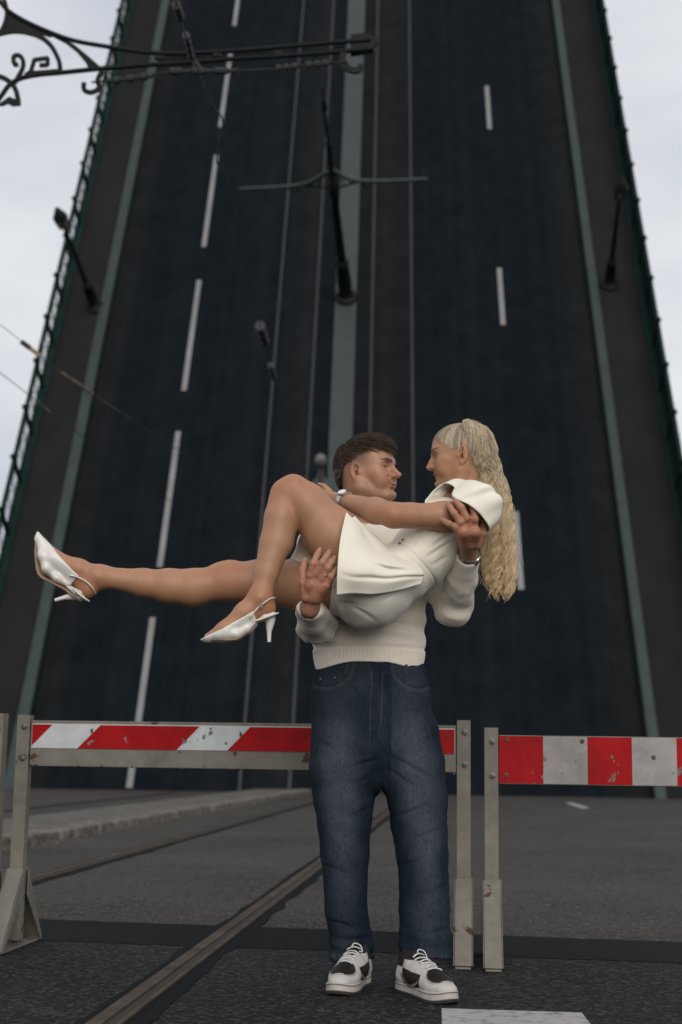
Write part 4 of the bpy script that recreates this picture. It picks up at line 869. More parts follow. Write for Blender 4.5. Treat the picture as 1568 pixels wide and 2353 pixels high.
def two_res(S, coarse, fine, boxes, tone, relief=None, smooth=1):
    V, F = S.mesh(coarse); V = relax(V, F, smooth, 0.5); inb = np.zeros(len(V), bool)
    for lo, hi in boxes: inb |= ((V > lo + 0.004) & (V < hi - 0.004)).all(1)
    F = F[~inb[F].all(1)]; VV = [V]; FF = [F]; n = len(V)
    for lo, hi in boxes:
        v, f = S.mesh(fine, (lo, hi)); VV.append(v); FF.append(f + n); n += len(v)
    V = np.concatenate(VV); F = np.concatenate(FF); used = np.unique(F); mp = np.full(len(V), -1); mp[used] = np.arange(len(used)); V = V[used]; F = mp[F]
    V = relax(V, F, 1, 0.35)
    if relief is not None: V = sink(V, F, relief)
    return V, F, tone(V)
def bx(c, r): c = np.asarray(c, float); r = np.asarray(r, float); return (c - r, c + r)

def strands(paths, r0, r1, cols, k=3):    # many hairs as one mesh
    m = paths.shape[1]; T = np.gradient(paths, axis=1); T /= np.linalg.norm(T, axis=2)[..., None] + 1e-9
    U = np.cross(T, np.array([0.3, 0.9, 0.31])); U /= np.linalg.norm(U, axis=2)[..., None] + 1e-9; Wv = np.cross(T, U); t = np.linspace(0, 1, m)[None, :, None]
    R = (r0 + (r1 - r0) * t) * np.ones((len(paths), 1, 1)); ring = [paths + R * (math.cos(2 * math.pi * j / k) * U + math.sin(2 * math.pi * j / k) * Wv) for j in range(k)]
    V = np.stack(ring, 2).reshape(-1, 3); n = len(paths)
    base = (np.arange(n)[:, None] * m + np.arange(m - 1)[None]).reshape(-1) * k; F = []
    for j in range(k): j2 = (j + 1) % k; F.append(np.stack([base + j, base + j2, base + k + j2, base + k + j], 1))
    return V, np.concatenate(F), np.repeat(cols.reshape(-1, 3), k, 0) if cols.ndim == 3 else np.repeat(cols, m * k, 0)
# ------------------------------------------------------------------ the man
MH = Head(at(844, 1092, 4.84), (0.885, -0.455, 0.10), (-0.10, 0.05, 1.0), 1.025)
S = SDF(); MH.build(S, True, slit=0.0023)
# neck and trunk
S.cone(MH.p(-0.030, 0, -0.035), at(838, 1190, 4.90), 0.058, 0.064, 0.03); S.cone(MH.p(0.012, 0, -0.075), at(842, 1200, 4.86), 0.040, 0.045, 0.04)
S.cone(MH.p(-0.01, -0.058, -0.03), at(840, 1203, 4.82), 0.012, 0.014, 0.02)             # neck muscle
S.cone(at(745, 1236, 4.92), at(838, 1195, 4.92), 0.05, 0.055, 0.05); S.cone(at(945, 1236, 4.92), at(838, 1195, 4.92), 0.05, 0.055, 0.05)
yv = np.array([0, 1.0, 0])
S.cone(at(845, 1290, 4.90), at(848, 1440, 4.90), 0.165, 0.145, 0.06, yv, 0.62); S.cone(at(848, 1440, 4.90), at(852, 1570, 4.90), 0.145, 0.15, 0.06, yv, 0.62)
rs, re, rw = at(725, 1255, 4.92), at(728, 1436, 4.73), at(712, 1397, 4.455)
ls, le, lw_ = at(968, 1255, 4.92), at(1042, 1392, 4.80), at(1077, 1276, 4.545)
S.chain([rs, re], [0.052, 0.042], 0.03); S.chain([re, rw], [0.042, 0.027], 0.02); S.chain([ls, le], [0.052, 0.042], 0.03); S.chain([le, lw_], [0.042, 0.027], 0.02)
for a, b_, c in (((790, 1640, 4.90), (791, 1900, 4.90), (800, 2190, 4.97)), ((925, 1640, 4.90), (965, 1900, 4.87), (980, 2185, 4.85))):
    S.chain([at(*a), at(*b_), at(*c)], [0.08, 0.055, 0.04], 0.04)
# right hand under her thigh (back of the hand to the camera)
def fingers(S, lst, k=0.005):
    for pts, rs_ in lst:
        P_ = [at(*p) for p in pts]
        for i in range(len(P_) - 1): S.cone(P_[i], P_[i + 1], rs_[i], rs_[i + 1], k)
rh = at(727, 1345, 4.40)
S.cone(rw, at(716, 1345, 4.40), 0.026, 0.024, 0.015); S.cone(rw, at(738, 1350, 4.40), 0.024, 0.022, 0.015)
for px, py in ((714, 1322), (729, 1319), (742, 1331), (749, 1346)): S.cone(at(722, 1370, 4.415), at(px, py, 4.385), 0.020, 0.0135, 0.010)
fingers(S, [([(714, 1322, 4.383), (721, 1295, 4.372), (729, 1276, 4.385), (735, 1263, 4.398)], [0.0120, 0.0112, 0.0101, 0.0086]),
            ([(729, 1319, 4.380), (741, 1293, 4.368), (751, 1278, 4.380), (757, 1268, 4.392)], [0.0123, 0.0117, 0.0103, 0.0089]),
            ([(742, 1330, 4.380), (754, 1305, 4.368), (763, 1291, 4.380), (769, 1282, 4.392)], [0.0117, 0.0110, 0.0098, 0.0087]),
            ([(750, 1344, 4.385), (761, 1325, 4.374), (768, 1313, 4.384), (773, 1305, 4.392)], [0.0105, 0.0098, 0.0089, 0.0077]),
            ([(706, 1372, 4.415), (699, 1340, 4.41), (697, 1310, 4.42), (701, 1287, 4.44)], [0.0183, 0.0143, 0.0128, 0.0101])])
# left hand round her upper arm
S.cone(lw_, at(1066, 1222, 4.405), 0.025, 0.022, 0.015); S.cone(lw_, at(1092, 1222, 4.415), 0.024, 0.020, 0.015)
for px, py, Y in ((1091, 1193, 4.402), (1072, 1190, 4.392), (1058, 1200, 4.392), (1048, 1212, 4.398)): S.cone(at(1076, 1245, 4.46), at(px, py, Y), 0.020, 0.0135, 0.010)
fingers(S, [([(1091, 1193, 4.400), (1089, 1172, 4.398), (1084, 1156, 4.415), (1078, 1146, 4.43)], [0.0120, 0.0112, 0.0101, 0.0086]),
            ([(1072, 1190, 4.390), (1060, 1166, 4.385), (1050, 1153, 4.400), (1045, 1144, 4.42)], [0.0123, 0.0117, 0.0103, 0.0089]),
            ([(1058, 1200, 4.390), (1044, 1179, 4.386), (1036, 1167, 4.398), (1031, 1159, 4.412)], [0.0117, 0.0110, 0.0098, 0.0086]),
            ([(1048, 1212, 4.396), (1032, 1203, 4.390), (1023, 1198, 4.398), (1016, 1194, 4.408)], [0.0105, 0.0098, 0.0089, 0.0077]),
            ([(1096, 1250, 4.47), (1110, 1225, 4.45), (1114, 1207, 4.455), (1110, 1193, 4.47)], [0.0172, 0.0143, 0.0128, 0.0103])])
# tendons and knuckle creases: a little relief on the backs of the hands
def hand_relief(P):
    w = np.zeros(len(P)); d = np.zeros(len(P))
    for c in (rh, at(1076, 1225, 4.41)): w = np.maximum(w, np.clip(1.6 - np.linalg.norm(P - c, axis=1) / 0.07, 0, 1))
    m = w > 0; d[m] = w[m] * (0.0005 * vnoise(P[m], 140, 3) + 0.0003 * vnoise(P[m], 320, 4)); return d
def man_tone(V):
    c = MH.tones(V, SKIN_M, True); n = vnoise(V, 60, 5)[:, None]; c = c * (1 + 0.05 * n)
    for cc in (rh, at(1072, 1215, 4.40)):
        w = np.clip(1.7 - np.linalg.norm(V - cc, axis=1) / 0.06, 0, 1)[:, None]; c = c * (1 - w) + w * SKIN_M * np.array([0.95, 0.82, 0.80]) * (1 + 0.09 * vnoise(V, 90, 8)[:, None])
    return c
V, F, T = two_res(S, 0.0065, 0.0019, [bx(MH.p(0, 0, -0.02), (0.15, 0.15, 0.185)), bx(at(730, 1335, 4.41), (0.065, 0.085, 0.125)), bx(at(1068, 1212, 4.43), (0.10, 0.10, 0.125))], man_tone, hand_relief)
me = qmesh('person', V, F, T)
man = link('person', me, M_SKIN, loc=None, label='man in cream sweater and wide blue jeans carrying a woman in his arms', cat='person')
MH.eyes(man, (0.05, 0.035, 0.02))

# hair: dense short top combed forward, over a dark cap
Hs = SDF(); E = lambda c, r, kk=0.02, R=None, op='u': Hs.ell(MH.p(*c), np.array(r), kk, MH.R if R is None else R, op)
E((-0.016, 0, 0.041), (0.0985, 0.0745, 0.0825)); E((0.026, 0, 0.066), (0.066, 0.060, 0.050), 0.02)
E((-0.055, 0, 0.005), (0.062, 0.066, 0.065), 0.02)
Hs.cut(MH.p(0.0, 0, 0.030), -nrm(0.30 * MH.X + 1.0 * MH.Z) , 0.02)         # keeps the top
capV = None
def hair_line(q):                         # > 0 where long hair grows
    x, y, z = q.T; ay = np.abs(y)
    side = z - (0.050 + 0.14 * np.clip(x, -0.2, 0.2) - 0.10 * np.clip(-x - 0.045, 0, 1) * 8)
    return side
def cap_mod(P, d):
    x, y, z = MH.loc(P).T
    lim = np.where(x > 0.0, 0.050 + 0.34 * x, np.where(x > -0.05, 0.050 + 0.50 * x * (x < 0), 0.025 + 1.35 * (x + 0.05)))
    return np.maximum(d, (lim - z) * 0.8)
Hs.p = [p for p in Hs.p if p[0] != 'h']; Hs.mods.append(cap_mod)
hv, hf = Hs.mesh(0.0025); hv = relax(hv, hf, 1, 0.4); hv = sink(hv, hf, lambda P: 0.0022 * vnoise(P, 95, 2) + 0.0012 * vnoise(P, 260, 4))
hair_col = np.array([0.034, 0.0225, 0.015])
roots = []; nrmv = []
while len(roots) < 3500:
    v = rng.normal(size=3); v /= np.linalg.norm(v); q = np.array([-0.014, 0, 0.044]) + v * np.array([0.099, 0.075, 0.084])
    x, y, z = q; lim = 0.055 + 0.30 * x if x > 0 else (0.055 + 0.5 * x if x > -0.05 else 0.030 + 1.3 * (x + 0.05))
    if z < lim: continue
    roots.append(q); nrmv.append(nrm(v / np.array([0.098, 0.074, 0.082])))
roots, nrmv = np.array(roots), np.array(nrmv); n = len(roots); m = 9; t = np.linspace(0, 1, m)[None, :, None]
ln = 0.020 + 0.030 * np.clip((roots[:, 0] + 0.09) / 0.15, 0, 1) * np.clip((roots[:, 2] - 0.05) / 0.05, 0.15, 1); ln *= rng.uniform(0.75, 1.25, n)
lift = 0.5 + 0.85 * np.clip((roots[:, 2] - 0.07) / 0.04, 0, 1) * np.clip((roots[:, 0] + 0.08) / 0.1, 0, 1); ln = ln + 0.004 * np.clip((roots[:, 0] - 0.02) / 0.04, 0, 1)
clump = vnoise(roots * 1.0, 60, 21); fwd = np.tile(np.array([1.0, 0, 0.0]), (n, 1)); fwd[:, 1] += 0.35 * clump - 0.1; fwd[:, 2] += 0.25 * vnoise(roots, 70, 22) - 0.1
bk = roots[:, 0] < -0.055; fwd[bk] = np.array([-0.1, 0, -1.0]) + 0.25 * rng.normal(size=(bk.sum(), 3))
tang = fwd - nrmv * (fwd * nrmv).sum(1)[:, None]; tang /= np.linalg.norm(tang, axis=1)[:, None]
P = roots[:, None] + tang[:, None] * (ln[:, None, None] * t) + nrmv[:, None] * (ln[:, None, None] * lift[:, None, None] * (t - 0.68 * t * t)) + 0.0016 * rng.normal(size=(n, 1, 3)) * t
P[..., 2] -= np.where(roots[:, 0] > 0.03, 0.002, 0.0)[:, None] * (t[..., 0] ** 2)
Pw = MH.O + MH.sc * (P @ MH.R); sv, sf, sc_ = strands(Pw, 0.0009, 0.0003, (hair_col * rng.uniform(0.5, 2.6, (n, 1)) * np.array([1.0, 0.98, 0.95])))
V = np.concatenate([hv, sv]); F = np.concatenate([hf, sf + len(hv)]); T = np.concatenate([np.tile(hair_col, (len(hv), 1)), sc_])
link('hair', qmesh('hair', V, F, T), M_HAIR, man)

# sweater
W = SDF()
W.cone(at(846, 1282, 4.90), at(848, 1400, 4.90), 0.188, 0.178, 0.06, yv, 0.66); W.cone(at(848, 1400, 4.90), at(848, 1492, 4.895), 0.178, 0.186, 0.05, yv, 0.68)
W.cone(at(848, 1492, 4.895), at(849, 1540, 4.895), 0.186, 0.178, 0.02, yv, 0.70)
W.cone(at(745, 1245, 4.92), at(835, 1212, 4.92), 0.058, 0.062, 0.05); W.cone(at(945, 1245, 4.92), at(840, 1212, 4.92), 0.058, 0.062, 0.05)
W.chain([rs, re], [0.066, 0.062], 0.04); W.chain([re, re + (rw - re) * 0.55], [0.061, 0.050], 0.03); W.chain([re + (rw - re) * 0.55, re + (rw - re) * 0.90], [0.050, 0.043], 0.015)
W.chain([ls, le], [0.066, 0.060], 0.04); W.chain([le, le + (lw_ - le) * 0.55], [0.060, 0.052], 0.03); W.chain([le + (lw_ - le) * 0.55, le + (lw_ - le) * 0.93], [0.050, 0.040], 0.015)
W.cone(le + np.array([0.0, -0.01, -0.005]), le + np.array([0.005, 0, -0.004]), 0.060, 0.055, 0.02)
hem_z = at(848, 1521, 4.78)[2]
nk = at(838, 1197, 4.88)
kcx = at(848, 1500, 4.9)[0]; cuffs = []
for w_, e_ in ((rw, re), (lw_, le)):
    D_ = nrm(w_ - e_); U_ = nrm(np.cross(D_, (0, 0, 1.0))); cuffs.append((w_, D_, U_, np.cross(D_, U_)))
def knit_cut(P, d):
    x, y, z = P.T
    bot = hem_z - 0.62 * np.maximum(np.abs(x - kcx) - 0.05, 0) ** 1.5; body = (np.abs(x - kcx) < 0.30) & (z < hem_z + 0.12) & (y > 4.72) & (y < 5.1)
    d = np.where(body, np.maximum(d, (bot - z) * 0.9), d)
    for w_, D_, U_, Q_ in cuffs:                             # cuffs end square, and are open
        q = P - w_; r2 = (q * q).sum(1)
        if r2.min() > 0.0144: continue
        s_ = q @ D_; nearw = (r2 < 0.0144) & (s_ > -0.07); rad_ = np.sqrt(np.maximum(r2 - s_ * s_, 0)); ins = np.maximum(rad_ - 0.032, -(s_ + 0.04)); d = np.where(nearw, np.maximum(np.maximum(d, s_ + 0.004), -ins), d)
    rn = np.sqrt((((P - nk) * np.array([1, 1.05, 0.6])) ** 2).sum(1)); return np.maximum(d, np.where(np.abs(z - nk[2]) < 0.16, 0.068 - rn, d))   # neck opening
def knit_relief(P):
    x, y, z = P.T
    fold = 0.0040 * np.sin(z * 95 + 14 * (x - kcx) + 1.8 * vnoise(P, 9, 31)) * np.clip((z - hem_z - 0.05) / 0.05, 0, 1) * np.clip((hem_z + 0.30 - z) / 0.2, 0, 1)
    for E_, dirv in ((le, nrm(lw_ - le)), (re, nrm(rw - re))):
        s_ = (P - E_) @ dirv; w = np.clip(1.3 - np.linalg.norm(P - E_, axis=1) / 0.16, 0, 1); fold = fold + w * 0.0022 * np.sin(s_ * 105 + 5.0 * vnoise(P, 14, 33)) * np.clip(s_ / 0.03, 0.2, 1)
    bd = (np.abs(x - kcx) < 0.21) & (np.abs(y - 4.9) < 0.2)
    fold = fold + 0.0045 * np.clip(1 - np.abs(z - hem_z - 0.052) / 0.012, 0, 1) * bd + 0.0016 * vnoise(P, 30, 35)
    for w_, D_, U_, Q_ in cuffs:
        q = P - w_; s_ = q @ D_; rib = (np.linalg.norm(q, axis=1) < 0.1) & (s_ > -0.05); fold = np.where(rib, fold + 0.0007 * np.sin(np.arctan2(q @ U_, q @ Q_) * 30) * np.clip((-0.012 - s_) / 0.01, 0, 1), fold)
    hemrib = (z < hem_z + 0.05) & bd; return np.where(hemrib, fold + 0.0007 * np.sin(np.arctan2(x - kcx, -(y - 4.9) * 1.5) * 90) * np.clip((z - hem_z - 0.002) / 0.012, 0, 1), fold)
W.mods.append(knit_cut)
V, F = W.mesh(0.0034); V = relax(V, F, 1, 0.4); V = sink(V, F, knit_relief); sweater = link('sweater', qmesh('sweater', V, F), M_KNIT, man)
ring = [nk + np.array([math.cos(a) * 0.072, math.sin(a) * 0.066 - 0.006, -0.020 + 0.022 * math.sin(a)]) for a in np.linspace(0, 2 * math.pi, 40, endpoint=False)]
link('neck_band', G().tube(ring, 0.0105, 8, closed=True).mesh('neck_band'), M_KNIT, sweater, smooth=True)

# jeans
M_DENIM = cloth_mat('washed_denim', (1.0, 1.0, 1.0), 0.9, 700, 0.35, 0.16, 0.0, tone=True); 
def denim_grain(m):                      # fine streaky yarn over the wash
    nt = m.node_tree; b = nt.nodes['Principled BSDF']; b.inputs['Specular IOR Level'].default_value = 0.06; src = b.inputs['Base Color'].links[0].from_socket
    t = nt.nodes.new('ShaderNodeTexCoord'); mp_ = nt.nodes.new('ShaderNodeMapping'); mp_.inputs['Scale'].default_value = (1, 1, 0.22); n = nt.nodes.new('ShaderNodeTexNoise'); n.inputs['Scale'].default_value = 330; n.inputs['Detail'].default_value = 3
    nt.links.new(t.outputs['Object'], mp_.inputs['Vector']); nt.links.new(mp_.outputs['Vector'], n.inputs['Vector']); r = nt.nodes.new('ShaderNodeValToRGB'); r.color_ramp.elements[0].position = 0.32; r.color_ramp.elements[1].position = 0.68; r.color_ramp.elements[0].color = (0.70, 0.71, 0.74, 1); r.color_ramp.elements[1].color = (1.32, 1.30, 1.27, 1)
    nt.links.new(n.outputs['Fac'], r.inputs['Fac']); mx = nt.nodes.new('ShaderNodeMixRGB'); mx.blend_type = 'MULTIPLY'; mx.inputs[0].default_value = 1; nt.links.new(src, mx.inputs[1]); nt.links.new(r.outputs['Color'], mx.inputs[2]); nt.links.new(mx.outputs['Color'], b.inputs['Base Color'])
denim_grain(M_DENIM)
J = SDF()
Jw = [(850, 1530, 4.90), (852, 1600, 4.90), (858, 1690, 4.905)]
J.cone(at(*Jw[0]), at(*Jw[1]), 0.176, 0.195, 0.03, yv, 0.70); J.cone(at(*Jw[1]), at(*Jw[2]), 0.195, 0.205, 0.03, yv, 0.66)
lgL = [(798, 1690, 4.905, 0.122), (791, 1760, 4.90, 0.117), (791, 1837, 4.895, 0.101), (794, 1962, 4.895, 0.079), (796, 2087, 4.93, 0.069), (806, 2160, 4.965, 0.071), (808, 2225, 4.985, 0.078)]
lgR = [(928, 1690, 4.905, 0.122), (944, 1760, 4.895, 0.115), (957, 1837, 4.885, 0.102), (972, 1962, 4.87, 0.083), (978, 2087, 4.855, 0.081), (980, 2160, 4.845, 0.083), (981, 2230, 4.84, 0.087)]
for lg in (lgL, lgR): J.chain([at(*p[:3]) for p in lg], [p[3] for p in lg], 0.012)
J.cone(at(877, 1806, 4.9), at(878, 1870, 4.9), 0.0035, 0.030, 0.014, yv, 9.0, op='s')
wz = at(850, 1516, 4.78)[2]; hzL, hzR = at(808, 2207, 4.90)[2], at(981, 2207, 4.77)[2]; crotch = at(876, 1795, 4.9)
cxm = 0.5 * (at(808, 2100, 4.95)[0] + at(980, 2100, 4.86)[0])
axL = np.array([at(*p[:3]) for p in lgL]); axR = np.array([at(*p[:3]) for p in lgR])
def leg_axis(z, A_): return np.stack([np.interp(z, A_[::-1, 2], A_[::-1, i]) for i in (0, 1)], -1)
def denim_relief(P):
    x, y, z = P.T; lowz = z < crotch[2] + 0.02
    cL, cR = leg_axis(z, axL), leg_axis(z, axR); left = x < cxm; c = np.where(left[:, None], cL, cR)
    ang = np.arctan2(x - c[:, 0], -(y - c[:, 1])); nn = vnoise(P * np.array([1, 1, 0.45]), 15, 41); n2 = vnoise(P * np.array([1, 1, 0.7]), 34, 42)
    wl = np.clip((crotch[2] + 0.1 - z) / 0.25, 0.25, 1); f = 0.0030 * nn * wl + 0.0014 * n2
    kn = np.clip(1 - np.abs(z - 0.50) / 0.16, 0, 1); f = f + kn * 0.0012 * np.sin(z * 70 + 1.5 * np.sin(ang * 2) + 3 * vnoise(P, 6, 44))
    f = f + 0.0042 * np.sin(ang * 3 + 5 * z + np.where(left, 0.5, 2.0)) * np.clip((0.55 - z) / 0.3, 0, 1)         # long vertical folds
    cz = np.linalg.norm((P - crotch) * np.array([1, 0.5, 1]), axis=1); f = f + 0.003 * np.sin((z - crotch[2]) * 60 - 40 * np.abs(x - crotch[0])) * np.clip(1 - cz / 0.22, 0, 1)
    stack = np.clip(1 - np.abs(z - 0.13) / 0.07, 0, 1); f = f + stack * 0.0026 * np.sin(z * 130 + 2 * np.sin(ang + 1))
    # seams: fly, pockets, outer seam, waistband
    cx = at(856, 1600, 4.77)[0] + (z - wz) * 0.02; fly = np.clip(1 - np.abs(x - cx - 0.012) / 0.012, 0, 1) * (y < 4.86) * (z > wz - 0.24); f = f - 0.0026 * fly
    wb = (z > wz - 0.045); f = f - 0.0025 * np.clip(wb * 1.0, 0, 1)
    for sx, x0 in ((-1, at(790, 1540, 4.8)[0]), (1, at(922, 1540, 4.8)[0])):
        r_ = np.sqrt((x - (x0 + sx * 0.055)) ** 2 + (z - (wz - 0.008)) ** 2); f = f + 0.0028 * np.clip(1 - np.abs(r_ - 0.082) / 0.0045, 0, 1) * (y < 4.88) * (sx * (x - x0) > -0.045)
    sl = np.clip(1 - np.abs(np.abs(ang) - 1.62) / 0.03, 0, 1) * lowz; f = f - 0.0022 * sl
    fr_ = y < c[:, 1] + 0.01
    for (x0, y0, x1, y1, dp) in CREASE:
        A_, B_ = at(x0, y0, 4.8)[[0, 2]], at(x1, y1, 4.8)[[0, 2]]; d_ = B_ - A_; q = np.stack([x, z], 1) - A_; h_ = np.clip(q @ d_ / (d_ @ d_), 0, 1); r_ = q - h_[:, None] * d_; sg = r_[:, 1]; rr_ = np.hypot(r_[:, 0], r_[:, 1])
        f = f + fr_ * np.sin(np.pi * np.clip(h_ * 0.9 + 0.1, 0, 1)) * 0.9 * dp * (np.exp(-(rr_ / 0.008) ** 2) - 0.7 * np.exp(-((sg - 0.014) / 0.010) ** 2) * np.clip(1 - rr_ / 0.04, 0, 1))
    return f
CREASE = [(868, 1744, 792, 1768, 0.005), (885, 1730, 1000, 1792, 0.005), (868, 1770, 815, 1805, 0.003), (890, 1765, 960, 1815, 0.004), (726, 1700, 770, 1722, 0.003), (1010, 1690, 950, 1712, 0.003), (860, 1850, 800, 1880, 0.003), (905, 1880, 980, 1850, 0.004), (1020, 1900, 950, 1930, 0.003),
          (745, 1990, 800, 2010, 0.003), (1030, 2030, 960, 2060, 0.003), (920, 1990, 970, 1975, 0.003), (756, 2120, 820, 2140, 0.004), (1035, 2130, 960, 2150, 0.004), (925, 2150, 990, 2165, 0.003), (850, 2160, 790, 2172, 0.003), (800, 1560, 830, 1620, 0.003), (905, 1570, 930, 1640, 0.003)]
def denim_cut(P, d):
    x, y, z = P.T; d = np.maximum(d, z - wz)
    if z.min() > 0.2: return d
    cL, cR = leg_axis(z, axL), leg_axis(z, axR); left = x < cxm; c = np.where(left[:, None], cL, cR); ang = np.arctan2(x - c[:, 0], -(y - c[:, 1]))
    hz = np.where(left, hzL + 0.008 * np.sin(ang * 2), hzR + 0.010 * np.sin(ang * 2 + 1)); d = np.maximum(d, hz - z)
    rr = np.hypot(x - c[:, 0], y - c[:, 1]); r0 = np.where(left, 0.066, 0.077); ins = np.maximum(rr - r0, z - hz - 0.05); return np.maximum(d, -ins)
J.mods.append(denim_cut)
V, F = J.mesh(0.0033); V = relax(V, F, 1, 0.35); V = sink(V, F, denim_relief)
x, y, z = V.T; left = x < cxm; cL, cR = leg_axis(z, axL), leg_axis(z, axR); c = np.where(left[:, None], cL, cR); ang = np.arctan2(x - c[:, 0], -(y - c[:, 1]))
dk, lt = np.array([0.0105, 0.0175, 0.0275]), np.array([0.048, 0.057, 0.073])
wash = np.exp(-((ang + np.where(left, 0.25, -0.15)) / 0.62) ** 2) * (0.25 + 0.75 * np.exp(-((z - 0.70) / 0.24) ** 2)) + 0.35 * np.exp(-((z - 0.45) / 0.2) ** 2) * np.exp(-(ang / 0.7) ** 2)
wash = np.clip(wash + 0.22 * vnoise(V * np.array([1, 1, 0.6]), 20, 51) + 0.10 * vnoise(V * np.array([1, 1, 0.3]), 110, 52), 0, 1)
T = dk + (lt - dk) * wash[:, None]
hz = np.where(left, hzL, hzR); edge = np.clip(1 - np.abs(z - hz - 0.012) / 0.010, 0, 1) * (vnoise(V, 120, 55) > -0.2); T = T * (1 + 0.9 * edge[:, None])
stitch = np.array([0.085, 0.082, 0.08])
cx = at(856, 1600, 4.77)[0] + (z - wz) * 0.02
def line(w): return np.clip(w, 0, 1)[:, None]
fr = (y < 4.87)
ws = line((1 - np.abs(x - cx - 0.034 + 0.22 * np.clip(wz - 0.20 - z, 0, 1)) / 0.0022) * fr * (z > wz - 0.24) * (z < wz - 0.04)); T = T * (1 - 0.6 * ws) + 0.6 * ws * stitch
ws = line((1 - np.abs(x - cx + 0.002) / 0.0022) * fr * (z < wz - 0.04) * (z > wz - 0.30)); T = T * (1 - 0.6 * ws) + 0.6 * ws * stitch * 0.9
ws = line((1 - np.abs(z - wz + 0.045) / 0.0022) * 1.0); T = T * (1 - 0.5 * ws) + 0.5 * ws * stitch
for sx, x0 in ((-1, at(790, 1540, 4.8)[0]), (1, at(922, 1540, 4.8)[0])):
    r_ = np.sqrt((x - (x0 + sx * 0.055)) ** 2 + (z - (wz - 0.008)) ** 2)
    for rr_ in (0.0865, 0.0925):
        ws = line((1 - np.abs(r_ - rr_) / 0.0020) * fr * (sx * (x - x0) > -0.05)); T = T * (1 - 0.6 * ws) + 0.6 * ws * stitch
ws = line((1 - np.abs(np.abs(ang) - 1.50) / 0.014) * (z < crotch[2] + 0.15)); T = T * (1 - 0.35 * ws) + 0.35 * ws * stitch
jeans = link('jeans', qmesh('jeans', V, F, T), M_DENIM, man)
M_LOOP = mat('denim_loop', (0.016, 0.021, 0.031), 0.9, var=0.2, vscale=200); M_BRASS = mat('brass_rivet', (0.20, 0.17, 0.13), 0.4, metal=0.7, var=0.2)
for sx in (797, 930):                                         # belt loops and rivets
    a_, n1 = snap(J, sx + 3, 1524, out=0.004); c_, n2 = snap(J, sx - 1, 1548, out=0.003)
    link('belt_loop', G().beam(a_, c_, 0.011, 0.004, up=n1).mesh('belt_loop'), M_LOOP, jeans)
for px, py in ((790, 1533), (770, 1557), (738, 1560), (931, 1541)):
    p, n1 = snap(J, px, py, out=0.002); link('rivet', G().lathe([(0.0036, 0), (0.0032, 0.0015), (0.001, 0.002)], p, n1, 10).mesh('rivet'), M_BRASS, jeans)
# ------------------------------------------------------------------ the woman
WH = Head(at(1060, 1056, 4.66), (-0.985, 0.10, -0.07), (0.05, 0.02, 1.0), 0.985)
S = SDF(); WH.build(S, False, slit=0.0018, mouth_open=0.0042)
wt = nrm(at(1048, 1155, 4.64) - at(848, 1362, 4.62)); ws_ = np.array([0, -1.0, 0]); wf = nrm(np.cross(ws_, wt)); ws_ = np.cross(wt, wf)
if wf[2] < 0: wf = -wf
WR = np.stack([wt, wf, ws_])              # up the body, to its front, to the camera
nb = at(1056, 1160, 4.66)
S.cone(WH.p(-0.022, 0, -0.035), nb, 0.048, 0.050, 0.025); S.cone(WH.p(0.012, 0, -0.068), nb - np.array([0.012, 0, 0]), 0.034, 0.040, 0.03)
S.cone(WH.p(-0.010, 0.048, -0.03), at(1040, 1160, 4.62), 0.010, 0.011, 0.018)
hipc, waist, chest = at(850, 1359, 4.62), at(938, 1304, 4.62), at(1006, 1237, 4.63)
S.ell(hipc, (0.115, 0.100, 0.160), 0.04, WR); S.ell(waist, (0.125, 0.090, 0.115), 0.06, WR); S.ell(chest, (0.15, 0.098, 0.130), 0.06, WR); S.ell(at(985, 1210, 4.60), (0.06, 0.05, 0.10), 0.04, WR)
S.ell(at(868, 1370, 4.60), (0.10, 0.085, 0.13), 0.04, WR)
lsh, lel, lwr = at(1080, 1186, 4.50), at(905, 1184, 4.435), at(789, 1150, 4.62)
S.cone(chest + wt * 0.09, lsh, 0.06, 0.046, 0.04); S.cone(chest + wt * 0.09, at(1040, 1172, 4.78), 0.06, 0.046, 0.04)
S.chain([lsh, lsh + (lel - lsh) * 0.35, lsh + (lel - lsh) * 0.8, lel], [0.046, 0.0445, 0.038, 0.0385], 0.02)
S.chain([lel, lel + (lwr - lel) * 0.35 + np.array([0, 0, -0.002]), lwr], [0.0385, 0.0405, 0.0255], 0.02)
lhd = at(752, 1140, 4.72); S.cone(lwr, lhd, 0.024, 0.020, 0.015)
for i, dz in enumerate((0.018, 0.004, -0.010, -0.022)): S.chain([lhd + np.array([-0.004, 0.0, dz * 0.8]), lhd + np.array([-0.035 + abs(i - 1) * 0.004, 0.022, dz]), lhd + np.array([-0.052 + abs(i - 1) * 0.006, 0.055, dz])], [0.0095, 0.0082, 0.0065], 0.005)
S.chain([lhd + np.array([0.01, -0.004, 0.016]), lhd + np.array([-0.012, 0.0, 0.036]), lhd + np.array([-0.03, 0.02, 0.046])], [0.011, 0.009, 0.007], 0.006)
rsh, rel, rwr = at(1038, 1176, 4.79), at(958, 1192, 5.03), at(862, 1180, 5.06)
S.chain([rsh, rel, rwr], [0.045, 0.038, 0.026], 0.02); S.chain([rwr, at(835, 1182, 5.05), at(812, 1190, 5.02)], [0.024, 0.018, 0.008], 0.01)
